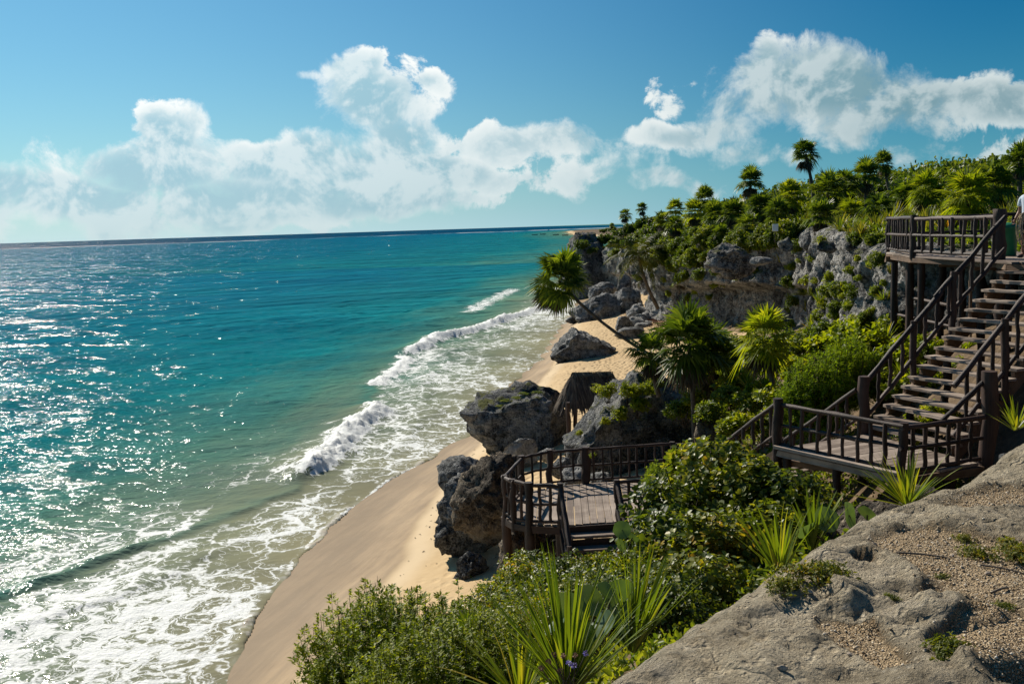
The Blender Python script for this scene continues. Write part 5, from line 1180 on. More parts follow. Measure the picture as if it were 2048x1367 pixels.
# hillside thicket: pick spots over the hill as they are seen from the path
cand = []
while len(cand) < 230:
    x = random.uniform(12, 80); y = random.uniform(34, 150)
    if abs(x) / y > 0.60 or x / y < 0.115: continue
    d = float(inland(np.array([x]), np.array([y]))[0])
    if d < 0.7: continue
    if d > 40 and random.random() < .6: continue
    if any((x - a) ** 2 + (y - b) ** 2 < (1.2 + .010 * y) ** 2 for a, b, _ in cand): continue
    cand.append((x, y, d))
far_ = sorted([q for q in cand if q[1] >= 95], key=lambda q: q[1])[:46]      # beyond these the forest takes over
cand = [q for q in cand if q[1] < 95] + far_
for i, (x, y, d) in enumerate(cand):
    z = hz(x, y); near = y < 95
    s = random.uniform(.75, 1.15) * (0.75 if d < 4 else 1.05) * (1.0 if near else 1.15)
    if y < 62 and d < 9: s *= .62
    shrub(random.choice(HILL) if near else random.choice(FARB), (x, y, z - .2), s, 'rounded dark green shrub packed into the hillside thicket' if near else 'far rounded shrub on the hill crest below the skyline',
          group='shrubs of the hillside thicket' if near else 'shrubs of the hill crest', parts=near)
for k in range(12):
    x = random.uniform(17.2, 30); y = random.uniform(16, 36)
    shrub(random.choice(HILL), (x, y, max(hz(x, y), gz(x, y)) - .15), random.uniform(.5, .85), 'dark rounded shrub on the level ground behind the viewing platform', group='shrubs behind the viewing platform')
# headland shrubs
for k, (px, py, Y, s) in enumerate(((1240, 470, 158, 1.0), (1262, 462, 156, 1.1), (1290, 452, 150, 1.2), (1310, 450, 140, 1.1), (1222, 478, 152, .8), (1180, 488, 149, .8), (1200, 498, 149, .7), (1285, 475, 135, 1.0), (1150, 505, 149, .55), (1268, 480, 140, .9), (1300, 470, 128, 1.0), (1318, 462, 120, 1.0), (1330, 480, 106, .8), (1165, 492, 146, .9), (1150, 515, 146, .7), (1185, 500, 146, .6), (1145, 540, 146, .5), (1235, 490, 132, .9), (1260, 488, 118, .8), (1300, 490, 102, .9), (1318, 488, 98, .9), (1335, 500, 93, .9), (1210, 482, 150, 1.0))):
    p = P(px, py + 8, Y); shrub(FARB[k % 3], p, s, 'low green shrub capping the rocky headland', group='shrubs of the headland', parts=False)
# yellow-green spiky lilies along the rim
LILY = [blade_meshes('lily', 440 + k, 46, .95, .10, 'yellowish', 1.1, .7, 5) for k in range(3)]
LILYG = [blade_meshes('lily_green', 445 + k, 44, .9, .09, 'blade', 1.05, .7, 5) for k in range(2)]
n = 0
while n < 95:
    y = random.uniform(33, 82); x = random.uniform(12.5, 30); d = float(inland(np.array([x]), np.array([y]))[0])
    if d < .4 or d > 7 + (y < 60) * 3: continue
    o = link('spiky_lily', (LILY[n % 3] if random.random() < .6 else LILYG[n % 2]), None, None, (x, y, hz(x, y) + .05)); s = random.uniform(.7, 1.25); o.scale = (s,) * 3; o.rotation_euler.z = random.uniform(0, 6)
    tag(o, 'clump of strap-leaved lily growing along the cliff rim', 'plant', 'lilies of the cliff rim'); n += 1
# tufts on the rock wall
extra = []
while len(extra) < 44:
    px = random.uniform(1225, 1600); py = random.uniform(452, 500) + (px < 1400) * random.uniform(0, 60)
    h_ = surf(BV_CLIFF, px, py)
    if h_: extra.append((px, py, h_[0].y, random.uniform(1.0, 1.7), 'f'))
while len(extra) < 104:
    px = random.uniform(1335, 1780); py = 470 + 210 * random.random() ** 1.5
    if (1400 < px < 1570 and py > 570): continue
    h_ = surf(BV_CLIFF, px, py)
    if h_: extra.append((px, py, h_[0].y, random.uniform(.35, .8) * h_[0].y / 50 + .15, random.choice('llfffyg')))
for k, (px, py, Y, s, kind) in enumerate((
    (1392, 590, 84, 1.3, 'l'), (1372, 635, 84, 1.1, 'l'), (1420, 595, 80, .8, 'l'), (1312, 520, 93, 1.5, 'l'), (1352, 505, 88, 1.5, 'f'), (1340, 590, 89, 1.0, 'l'), (1560, 525, 60, .8, 'y'), (1575, 560, 58, .6, 'l'), (1610, 590, 47, .8, 'y'), (1660, 560, 42, .75, 'l'), (1640, 610, 42, .8, 'g'), (1670, 630, 40, .7, 'l'),
    (1700, 610, 38, .6, 'l'), (1720, 550, 37, .45, 'l'), (1770, 560, 34, .4, 'l'), (1775, 600, 33, .5, 'y'), (1690, 670, 34, .6, 'l'), (1735, 640, 34, .45, 'y'), (1625, 660, 40, .7, 'g'), (1590, 650, 45, .7, 'l'), (1500, 540, 68, .8, 'f'), (1440, 545, 74, 1.0, 'f'), (1410, 520, 78, 1.1, 'f'), (1475, 555, 70, .6, 'l'), (1745, 620, 34, .5, 'l'), (1655, 505, 44, .5, 'y'), (1600, 520, 50, .45, 'l'),
    (1365, 500, 86, 1.6, 'f'), (1390, 520, 82, 1.6, 'f'), (1420, 480, 80, 1.6, 'f'), (1350, 540, 88, 1.3, 'f'), (1370, 560, 84, 1.2, 'f'), (1330, 500, 92, 1.4, 'f'), (1405, 555, 80, 1.1, 'f'), (1440, 500, 77, 1.4, 'f'), (1545, 490, 66, 1.2, 'f'), (1500, 495, 72, 1.2, 'f'), (1435, 570, 76, .9, 'f'), (1660, 590, 41, .8, 'f'), (1640, 640, 41, .9, 'l'), (1690, 590, 39, .5, 'l'), (1710, 650, 36, .8, 'l'), (1770, 640, 33, .6, 'l'), (1380, 600, 83, 1.0, 'f'), (1330, 560, 91, .9, 'l'), (1630, 560, 46, .5, 'l'), (1590, 610, 49, .6, 'y'), (1720, 515, 39, .5, 'l'), (1765, 525, 36, .4, 'l')) + tuple(extra)):
    h_ = surf(BV_CLIFF, px, py); p = h_[0] if h_ else P(px, py, Y); s = s * (p.y / Y if h_ else 1); g = 'tufts growing on the cliff wall'
    if kind in 'lf':
        shrub(random.choice(LIMEB) if kind == 'l' else random.choice(HILL), p - Vector((0, 0, .25)), s if kind == 'l' else s * .6, 'bright small shrub rooted in the cliff wall' if kind == 'l' else 'dark shrub trailing over the cliff edge', group=g + (' (dark)' if kind == 'f' else ''), parts=False)
    else:
        o = link('cliff_lily', LILY[k % 3] if kind == 'y' else LILYG[k % 2], None, None, p); o.scale = (s,) * 3; o.rotation_euler = (random.uniform(-.3, .3), -.4, random.uniform(0, 6)); tag(o, 'tuft of strap leaves growing from a crack in the cliff wall', 'plant', 'leaf tufts of the cliff wall')
# shrubs on the two huge boulders
for k, (px, py, Y, s) in enumerate(((1215, 785, 34.5, .75), (1255, 790, 33.8, .8), (1285, 785, 33.9, .8), (1240, 830, 33.7, .7), (1275, 815, 33.6, .75), (1195, 775, 35, .5), (1310, 770, 34.5, .7), (1210, 840, 33.8, .4), (1185, 905, 33.6, .3), (1160, 860, 34, .3))):
    shrub(LIMEB[k % 3], P(px, py, Y) - Vector((0, 0, .2)), s, 'lime green shrub clinging to the huge shrubby boulder', group='shrubs on the shrubby boulder')
for k, (px, py, Y, s) in enumerate(((1010, 795, 42.3, .5), (1045, 782, 42.8, .55), (1075, 778, 43, .45), (1000, 805, 42, .4), (1030, 790, 42.4, .5))):
    shrub(LIMEB[k % 3], P(px, py + 4, Y) - Vector((0, 0, .08)), s, 'flat green cushion on top of the mossy boulder', group='cushions on the mossy boulder', parts=False, sz=s * .28)

# undergrowth of the bay between palms, cliff and stairs
BAY = [bush_meshes('bay_shrub', 450 + k, (.8, .8, .75), 260, 8, .11, .065, 'hill', lumps=10, stems=26) for k in range(3)]
BAYL = [bush_meshes('bay_leafy', 455 + k, (.75, .75, .65), 210, 8, .15, .11, 'lime', lumps=10, stems=20) for k in range(2)]
bay = [(1460, 720, 33, 1.0), (1480, 770, 30, .9), (1510, 800, 27.5, .9), (1460, 800, 28.5, .9), (1560, 800, 26, .9), (1420, 830, 27, .8), (1600, 705, 33, 1.0), (1660, 690, 32, 1.0), (1700, 690, 30, 1.0), (1740, 690, 29.5, 1.0), (1780, 720, 27.5, .9), (1760, 770, 25.5, .8), (1820, 700, 27, .9), (1850, 760, 24, .75), (1800, 780, 24, .7), (1860, 700, 26, .8), (1590, 740, 31, .9), (1500, 730, 36, 1.1), (1550, 730, 36, 1.1), (1450, 760, 34, 1.0), (1410, 790, 31, .9), (1530, 850, 25.5, .8), (1480, 855, 25.5, .8), (1370, 820, 32, .8), (1880, 830, 21.5, .6), (1830, 850, 21.5, .5), (1920, 740, 24, .6), (1960, 700, 24.5, .6), (1790, 660, 31, .9), (1440, 705, 50, 1.4), (1475, 700, 52, 1.4), (1510, 695, 52, 1.4), (1545, 695, 50, 1.3), (1580, 690, 46, 1.2), (1420, 725, 42, 1.2), (1620, 680, 42, 1.1), (1650, 670, 38, 1.0), (1690, 660, 36, .9), (1730, 660, 34, .9), (1400, 740, 38, 1.0)]
for k, (px, py, Y, s) in enumerate(bay):
    p = P(px, py, Y); l = (k % 3 == 1) or px > 1690
    shrub((BAYL if l else BAY)[k % (2 if l else 3)], (p.x, p.y, p.z - .45 * s), s, 'broad-leaved light green shrub filling the hollow under the stairs' if l else 'dense dark shrub in the hollow between palms and cliff', group='leafy shrubs under the stairs' if l else 'dark shrubs of the hollow')
for k, (px, py, Y, s) in enumerate(((1500, 770, 29, .8), (1535, 765, 28, .7), (1600, 700, 36, .8), (1650, 700, 35, .8), (1770, 680, 30, .9), (1735, 720, 27.5, .7), (1470, 850, 26.5, .6), (1800, 740, 25, .6), (1580, 690, 40, .9))):
    o = link('spiky_lily', LILYG[k % 2], None, None, P(px, py + 10, Y)); o.scale = (s,) * 3; o.rotation_euler.z = k; tag(o, 'clump of green strap leaves among the shrubs of the hollow', 'plant', 'strap-leaved clumps of the hollow')
# feathery bush: upright sprays
def spray_meshes(name, seed, n, H, R, per, L, W, mat, lean=.35, ros=7, top_from=.25, thick=.012):
    r = np.random.default_rng(seed); paths = []; rr = []; B = []; D = []; U = []
    for i in range(n):
        a = r.uniform(0, 6.283); rd = R * math.sqrt(r.uniform()); h = H * (1 - .45 * (rd / R) ** 2) * r.uniform(.72, 1.08)
        tip = np.array([math.cos(a) * rd, math.sin(a) * rd, h]); p0 = np.array([math.cos(a) * rd * .25, math.sin(a) * rd * .25, -.2])
        mid = (p0 + tip) / 2 + np.array([math.cos(a), math.sin(a), 0]) * R * .22 + r.normal(0, .05 * R, 3)
        t = np.linspace(0, 1, 8)[:, None]; c = (1 - t) ** 2 * p0 + 2 * t * (1 - t) * mid + t * t * tip; paths.append(c); rr.append(thick * r.uniform(.7, 1.3))
        for k in range(per):
            u = top_from + (1 - top_from) * (k + r.uniform(0, .9)) / per; q = (1 - u) ** 2 * p0 + 2 * u * (1 - u) * mid + u * u * tip; ax_ = norm((2 * (1 - u) * (mid - p0) + 2 * u * (tip - mid))[None])[0]
            off = r.normal(0, lean * .12 * (1.25 - u), 3) * min(R, 1.2); q = q + off; ax_ = norm((ax_ + off * 2.2 / max(R, .4))[None])[0]
            for j in range(ros):
                sd = r.normal(0, 1, 3); sd -= ax_ * (sd @ ax_); sd /= np.linalg.norm(sd); B.append(q + sd * L * .1 + ax_ * r.uniform(-.8, .4) * L); D.append(ax_ * r.uniform(.3, 1.1) + sd); U.append(ax_)
    B, D, U = np.array(B), np.array(D), np.array(U); s = r.uniform(.7, 1.25, len(B))
    V, F = leaves(B, D, U, L * s, W * s, False, .15); me = mesh_np(name + '_foliage', V, F, smooth=False); me.materials.append(MAT[mat])
    Vs, Fs = tubes(paths, rr); ms = mesh_np(name + '_stem', Vs, Fs); ms.materials.append(MAT['stem'])
    return me, ms
fe = [spray_meshes('feathery_bush', 500 + k, 150, 1.9, .85, 26, .07, .024, 'feather', 1.3, 9, .10) for k in range(2)]
p = P(1640, 850, 24.6); shrub(fe[0], (p.x, p.y, p.z), 1.05, 'tall feathery bright green bush behind the landing rails', name='feathery_bush')
p = P(1695, 800, 25.4); shrub(fe[1], (p.x, p.y, p.z), .95, 'second feathery bush touching the tall post of the stairs', name='feathery_bush')
p = P(1590, 860, 25.0); shrub(fe[1], (p.x, p.y, p.z), .72, 'smaller feathery bush at the palm side of the tall one', name='feathery_bush')
p = P(1320, 1010, 17.0); shrub(fe[0], (p.x, p.y, p.z), .42, 'small feathery yellow-green sprig rising above the sea grape beside the lookout deck', name='feathery_bush')

# ---- sea grape bushes in front
GR = [bush_meshes('sea_grape', 520 + k, (.9, .8, .8), 400, 6, .085, .075, 'grape', lumps=10, oval=True, upright=.35, stems=60, fold=.12) for k in range(3)]
GRS = [bush_meshes('low_sea_grape', 525 + k, (.85, .8, .55), 520, 6, .058, .046, 'grape', lumps=12, oval=True, upright=.45, stems=50, fold=.14) for k in range(3)]
grape = [(1425, 925, 14.6, 1.05, 'tallest sea grape bush hiding the boardwalk below the landing'), (1360, 1000, 14.0, 1.0, 'sea grape bush spilling over the end of the lookout deck'), (1500, 985, 13.6, 1.0, 'orange-flecked sea grape bush in front of the lower stairs'), (1570, 985, 13.2, .8, 'sea grape bush at the corner of the landing'), (1330, 1085, 12.4, .95, 'sea grape bush beside the deck steps'), (1430, 1100, 11.6, .9, 'sea grape bush in the middle of the bank'), (1510, 1070, 12.0, .85, 'dark sea grape bush above the sword-leaved plants'), (1400, 1170, 9.4, .7, 'sea grape bush touching the rim of the rock ledge')]
for k, (px, py, Y, s, lb) in enumerate(grape):
    p = P(px, py, Y); shrub(GR[k % 3], (p.x, p.y, p.z - .62 * s), s, lb, name='sea_grape')
lowg = [(1075, 1135, 15.5, .8), (1170, 1140, 15.0, .8), (1240, 1140, 14.0, .8), (1130, 1150, 13.2, .85), (1210, 1160, 12.2, .85), (1290, 1160, 11.0, .8), (1050, 1160, 14.5, .8), (1010, 1180, 14.0, .75), (1080, 1200, 11.8, .8), (1160, 1200, 10.4, .8), (1260, 1200, 9.4, .75), (980, 1210, 12.6, .7), (1330, 1200, 8.8, .65), (1030, 1240, 10.5, .7), (1110, 1240, 9.0, .65), (1000, 1290, 9.4, .6)]
for k, (px, py, Y, s) in enumerate(lowg):
    p = P(px, py, Y); shrub(GRS[k % 3], (p.x, p.y, p.z - .42 * s), s, 'low glossy sea grape covering the bank below the lookout deck', name='low_sea_grape', group='low sea grape on the bank')
# big round pale leaves
def round_leaf(seed, R):
    r = np.random.default_rng(seed); V = [(0, 0, 0)]; F = []; n = 14
    for ring, q in ((1, .55), (2, 1.0)):
        for j in range(n):
            a = 2 * math.pi * j / n; w = R * q * (1 + .06 * r.normal()); V.append((w * math.cos(a), w * math.sin(a), R * (.10 * q * q + .09 * q * math.sin(3 * a + seed))))
    for j in range(n):
        k = (j + 1) % n; F += [(0, 1 + j, 1 + k), (1 + j, 1 + n + j, 1 + n + k), (1 + j, 1 + n + k, 1 + k)]
    me = mesh_np('leaf', V, F); me.materials.append(MAT['paleleaf']); return me
RL = [round_leaf(k, 1.0) for k in range(3)]
def big_leaf_plant(label, px, py, Y, spots):
    p = P(px, py, Y); t = thing('round_leaf_plant', label, 'plant', p)
    for k, (dx, dy, dz, R, rx, ry) in enumerate(spots):
        log(t, 'leaf_stalk', p + Vector((0, 0, -.3)), p + Vector((dx, dy, dz)), .006, 'stem')
        o = link('leaf', RL[k % 3], None, t, (dx, dy, dz)); o.scale = (R, R, R); o.rotation_euler = (rx, ry, k)
big_leaf_plant('plant with large round grey-green leaves behind the sword-leaved clump', 1205, 1235, 6.6, [(-.22, .1, .02, .13, 1.0, .2), (-.08, .15, .07, .12, .7, -.3), (.06, .1, .1, .13, 1.2, .3), (.14, .12, .14, .10, 1.3, -.2), (-.32, .0, -.05, .12, .6, .4), (.0, 0, -.06, .12, .9, .1), (.16, 0, .0, .11, 1.1, -.5), (-.14, -.04, -.1, .12, .8, .2)])
big_leaf_plant('two big glossy round leaves beside the deck steps', 1245, 1075, 11.5, [(0, 0, .10, .11, 1.1, -.2), (-.04, -.1, -.05, .10, 1.2, .4), (.12, .0, .0, .08, .9, .5)])
big_leaf_plant('round bright leaves peeping over the rim of the rock ledge', 1730, 1045, 6.9, [(-.24, .1, .0, .10, .9, .3), (-.08, .1, .03, .10, 1.2, -.2), (.06, .12, .02, .08, 1.0, .3), (-.38, .06, -.07, .10, .8, .4)])

# ---- fine-leaved bush at the bottom
spr = [spray_meshes('salt_bush', 540 + k, 150, 1.25, .75, 20, .046, .020, 'lime', .9, 10, .15, .006) for k in range(2)]
sb = [(760, 1430, 10.0, 1.15, 'wide bright bush of tiny fleshy leaves hanging above the sand'), (870, 1420, 10.3, 1.12, 'tall twiggy bush of tiny leaves reaching highest above the sand'), (985, 1430, 8.6, .85, 'bright tiny-leaved bush next to the sword-leaved clump'), (690, 1500, 9.4, .8, 'lowest tiny-leaved bush at the foot of the bank'), (850, 1500, 8.2, .95, 'tiny-leaved bush with yellow tips below the tall twiggy one')]
for k, (px, py, Y, s, lb) in enumerate(sb):
    p = P(px, py, Y); shrub(spr[k % 2], (p.x, p.y, p.z), s, lb, name='salt_bush')

# ---- sword-leaved plants near the ledge
def blades(name, label, px, py, Y, n, L, W, seed, spread=.8, droop=.35, mat='blade', rot=(0, 0, 0)):
    o = link(name, blade_meshes(name, seed, n, L, W, mat, spread, droop, 8), None, None, P(px, py, Y)); o.rotation_euler = rot; return tag(o, label, 'plant')
blades('sword_leaf_plant', 'largest clump of long sword leaves at the near rim of the rock ledge', 1135, 1385, 5.0, 130, .74, .022, 601, .9, .32)
blades('sword_leaf_plant', 'sword-leaved clump leaning along the rock rim to the right of the largest one', 1265, 1300, 5.2, 60, .56, .022, 602, .55, .2, rot=(0, .2, 0))
blades('sword_leaf_plant', 'sword leaves drooping at the bottom beside the purple flowers', 1040, 1400, 5.4, 44, .55, .022, 603, 1.2, .6)
blades('sword_leaf_plant', 'dark sword-leaved clump in the shade behind the rock rim', 1560, 1150, 6.6, 36, .55, .035, 604, .7, .3, rot=(0, -.15, 0))
blades('sword_leaf_plant', 'second dark sword-leaved clump nearer the landing', 1625, 1100, 7.0, 30, .46, .035, 605, .65, .3)
blades('yucca', 'spiky bright rosette growing just beyond the ledge under the landing corner', 1815, 1012, 7.6, 60, .48, .03, 606, 1.35, .25)
blades('yucca', 'dark spiky rosette in the shade beside the tall stair post', 2030, 860, 15, 40, .6, .04, 607, 1.3, .4)
def fan_low():
    p = P(940, 1330, 9.0); t = thing('dwarf_palm', 'dwarf fan palm with orange-brown leaf tips among the tiny-leaved bushes', 'palm', p)
    c, s = FANS[1]
    for nm, me, sc, z in (('crown', c, .42, .18), ('dead_fronds', s, .36, .3)):
        o = link(nm, me, None, t, (0, 0, z)); o.scale = (sc,) * 3
fan_low()

# ------------------------------------------------------------------ small things on the ledge
MAT['petal'] = mat_plain('petal', (0.35, 0.30, 0.62), 0.6); MAT['seed'] = mat_plain('seed_head', (0.24, 0.14, 0.09), 0.9)
def flowers():
    p = P(1140, 1372, 4.3); t = thing('wild_flower', 'wild flower stalks with pale purple heads and dried brown buds at the rock rim', 'flower', p)
    r = np.random.default_rng(5)
    spots = [(1172, 1305, 1), (1138, 1325, 1), (1148, 1330, 1), (1108, 1308, 0), (1126, 1310, 0), (1083, 1335, 0), (1097, 1322, 0), (1150, 1310, 0), (1120, 1340, 0)]
    for (px, py, f) in spots:
        q = P(px, py, 4.3 + r.uniform(-.15, .15)); log(t, 'stalk', p + Vector((r.normal(0, .04), r.normal(0, .04), -.1)), q, .0025, 'stem')
        n = 26; u = norm(r.normal(0, 1, (n, 3))); V, F = leaves(u * .004, u, norm(r.normal(0, 1, (n, 3))), np.full(n, .013 if f else .011), np.full(n, .007), True)
        link('flower_head' if f else 'dry_bud', mesh_np('flower_head', V, F, False), MAT['petal' if f else 'seed'], t, q - p)
flowers()
CUSH = [bush_meshes('cushion', 620 + k, (.16, .13, .06), 150, 7, .020, .010, 'moss', lumps=12, stems=20, upright=.6) for k in range(3)]
for k, (px, py, s, lb) in enumerate(((1620, 1165, 1.35, 'widest mossy cushion plant on the near rim of the rock ledge'), (1570, 1185, .9, 'mossy cushion plant joined to the widest one at the rim'), (1660, 1140, .8, 'cushion plant on the uphill end of the rim cushions'), (1905, 1310, 1.0, 'round mossy cushion in front of the broken rock shelf'), (1928, 1072, .55, 'smallest green tuft on the gravel'), (1950, 1100, .85, 'flat green tuft on the gravel beside the smallest one'), (2015, 1090, .9, 'leafy green cushion on the gravel near the edge'), (2040, 1110, 1.0, 'leafy cushion at the far side of the gravel'), (2010, 1210, .55, 'thin green sprig on the gravel by the broken shelf'), (1780, 1195, .35, 'tiny tuft in the shadow of the rock shelf'), (1885, 1145, .35, 'dry brownish tuft in the middle of the gravel'))):
    g = G(px, py, 9.44); shrub(CUSH[k % 3], (g.x, g.y, lz(g.x, g.y) - .01), s * .8, lb, 'plant', name='cushion_plant')
def stick(label, a, b, r, name='stick'):
    ga, gb = G(*a, 9.44), G(*b, 9.44); t = link(name, trunk_mesh(name, curve_pts((0, 0, 0), Vector((gb.x - ga.x, gb.y - ga.y, lz(gb.x, gb.y) - lz(ga.x, ga.y))), Vector((0, 0, .01))), r, r * .7, 6), None, None, (ga.x, ga.y, lz(ga.x, ga.y) + r)); tag(t, label, 'stick')
stick('thin dry brown stick lying on the gravel', (1792, 1100), (1895, 1112), .006)
stick('short dark twig on the gravel', (1983, 1180), (2016, 1170), .006)
stick('long brown twig at the edge of the gravel', (1960, 1125), (2048, 1138), .005)
# loose stones and gravel
def gravel(n, name, label, rad_rng, seed, thr):
    r = np.random.default_rng(seed); V = []; F = []
    base = np.array([(1, 0, 0), (-1, 0, 0), (0, 1, 0), (0, -1, 0), (0, 0, 1), (0, 0, -1)], float); bf = np.array([(0, 2, 4), (2, 1, 4), (1, 3, 4), (3, 0, 4), (2, 0, 5), (1, 2, 5), (3, 1, 5), (0, 3, 5)])
    x = r.uniform(-.3, 4.6, n * 6); y = r.uniform(2.9, 8.6, n * 6); m = (sand_mask(x, y) + r.normal(0, .12, len(x)) > thr) & (ledge_d(x, y) > .15); x, y = x[m][:n], y[m][:n]
    z = ledge_z(x, y); s = r.uniform(*rad_rng, len(x)) * r.uniform(.6, 1.5, len(x))
    vv = base[None] * r.uniform(.55, 1.25, (len(x), 6, 1)); rot = r.uniform(0, 6.28, len(x)); c, sn = np.cos(rot)[:, None], np.sin(rot)[:, None]
    vx = vv[..., 0] * c - vv[..., 1] * sn; vy = vv[..., 0] * sn + vv[..., 1] * c
    P_ = np.stack([vx, vy, vv[..., 2] * .7], -1) * s[:, None, None] + np.stack([x, y, z + s * .25], -1)[:, None]
    Fx = (bf[None] + (np.arange(len(x)) * 6)[:, None, None]).reshape(-1, 3)
    o = link(name, mesh_np(name, P_.reshape(-1, 3), Fx, smooth=False), MAT['pebble']); tag(o, label, None, kind='stuff')
def mat_pebble():
    m, nt, out = newmat('pebble'); isl = N(nt, 'ShaderNodeNewGeometry').outputs['Random Per Island']
    col = RAMP(nt, isl, [(0.0, (0.20, 0.15, 0.10)), (0.35, (0.44, 0.34, 0.22)), (0.8, (0.60, 0.50, 0.36)), (1.0, (0.70, 0.64, 0.54))]); principled(nt, out, col=col, rough=.9, spec=.15); return m
MAT['pebble'] = mat_pebble(); MAT['stone'] = mat_plain('loose_stone', (0.40, 0.33, 0.26), 0.9, 60, .4, .1)
gravel(15000, 'gravel', 'tan gravel scattered in the hollows of the ledge', (.003, .007), 4, .5)
for k, (px, py, s, m) in enumerate(((1838, 1088, .018, 'pebble'), (1582, 1196, .036, 'palerock'), (1618, 1195, .02, 'palerock'), (1700, 1300, .014, 'palerock'), (1565, 1345, .02, 'tanrock'), (1850, 1312, .012, 'palerock'), (1750, 1090, .02, 'palerock'), (1130, 1352, .05, 'tanrock'), (1905, 1110, .016, 'palerock'), (1975, 1145, .018, 'tanrock'))):
    g = G(px, py, 9.43); o = link('loose_stone', rock_mesh('loose_stone', (s * .85, s * .62, s * .42), 700 + k, 3, mat='stone', cuts=14, flat=.4, rough=.3), None, None, (g.x, g.y, lz(g.x, g.y) + s * .3 if ledge_d(np.array([g.x]), np.array([g.y]))[0] > 0 else 9.2)); tag(o, 'small loose stone lying on the ledge', 'stone', 'loose stones on the ledge')

# ------------------------------------------------------------------ far things on the water
MAT['hullwhite'] = mat_plain('boat_white', (0.75, 0.76, 0.76), 0.4, var=.05); MAT['hulldark'] = mat_plain('boat_dark', (0.05, 0.08, 0.12), 0.5); MAT['hullred'] = mat_plain('boat_red', (0.28, 0.06, 0.05), 0.5)
def hull(L, W, H, mat):
    st = []; n = 12; V = []; F = []
    for i in range(n):
        t = i / (n - 1); w = W / 2 * (1 - max(0, (t - .45) / .55) ** 2.2) * (.85 + .15 * min(1, t * 4)); x = L * (t - .5); sh = H * (1 + .35 * t * t)
        V += [(x, -w, sh), (x, -w * .75, 0.02), (x, 0, -.12), (x, w * .75, 0.02), (x, w, sh), (x, w * .88, sh), (x, 0, sh * .55), (x, -w * .88, sh)]
    for i in range(n - 1):
        for j in range(8): F.append((i * 8 + j, i * 8 + (j + 1) % 8, (i + 1) * 8 + (j + 1) % 8, (i + 1) * 8 + j))
    me = bpy.data.meshes.new('hull'); me.from_pydata(V, [], F + [tuple(range(8))[::-1]]); me.materials.append(MAT[mat]); return me
def boat(label, px, py, L, mat, cabin=False, group=None, rz=0.2, canopy=False):
    p = G(px, py, 0.0); t = thing('motor_boat' if cabin else 'small_boat', label, 'boat', p, group); t.rotation_euler.z = rz
    link('hull', hull(L, L * .28, L * .11, mat), None, t)
    if cabin or canopy:
        for nm, sz, c in ((('cabin', (L * .34, L * .2, L * .16), (0, 0, L * .18)), ('cabin_roof', (L * .42, L * .25, L * .025), (0, 0, L * .275))) if cabin else (('canopy', (L * .4, L * .22, L * .02), (0, 0, L * .3)),)):
            bm = bmesh.new(); bmesh.ops.create_cube(bm, size=1); bmesh.ops.scale(bm, vec=sz, verts=bm.verts); bmesh.ops.bevel(bm, geom=list(bm.edges), offset=min(sz) * .2, segments=2, affect='EDGES'); me = bpy.data.meshes.new(nm); bm.to_mesh(me); bm.free(); link(nm, me, MAT['hullwhite'], t, c)
        if canopy:
            for sx_ in (-1, 1):
                for sy in (-1, 1): log(t, 'canopy_pole', p + Vector((sx_ * L * .17, sy * L * .1, L * .08)), p + Vector((sx_ * L * .17, sy * L * .1, L * .3)), .03, 'rail')
    log(t, 'outboard_motor', p + Vector((-L * .5, 0, 0)), p + Vector((-L * .52, 0, L * .17)), L * .03, 'rail')
boat('white motor boat with cabin far out on the bay', 1097, 461, 9.0, 'hullwhite', cabin=True)
for (px, py, m, c) in ((1070, 470, 'hulldark', 0), (1086, 469, 'hulldark', 0), (1112, 470, 'hulldark', 1), (1131, 471, 'hullred', 1)):
    boat('small dark skiff moored on the bay off the sandy point', px, py, 7.5, m, False, 'skiffs moored off the sandy point', random.uniform(-.5, .5), bool(c))
# sandy point with reeds and trees
def spit():
    ys = np.linspace(560, 2000, 60); V = []; nx = 24
    for y in ys:
        s = float(shore_x(y)); 
        for k in range(nx):
            t = k / (nx - 1); x = s - 8 + t * 260; V.append((x, y, -.6 + 2.6 * sstep(0, .10, np.array([t]))[0] + 1.2 * t + .3 * vnoise(np.array([[x * .05, y * .02, 0]]), 5)[0]))
    me = mesh_np('sand_spit', V, grid_faces(60, nx)[:, ::-1], attrs={'wet': np.zeros(len(V)), 'steps': np.zeros(len(V)), 'soil': np.array([0.9 if (k % nx) > 1 else 0.3 for k in range(len(V))])}); tag(link('sand_spit', me, MAT['sand']), 'far sandy point with brown seaweed and scrub', None, kind='structure')
spit()
for (px, py, Y, s) in ((1205, 458, 1000, 2.6), (1226, 457, 950, 4.0), (1215, 458, 1100, 3.0)):
    p = P(px, py, Y); shrub(FARB[0], (p.x, p.y, 1.8), s, 'tiny bush on the far sandy point', group='bushes of the far point', parts=False, name='far_bush')
fan_palm('tiny palm on the far sandy point', P(1224, 451, 900), P(1224, 460, 900), 3.2, 1, tr=.2)
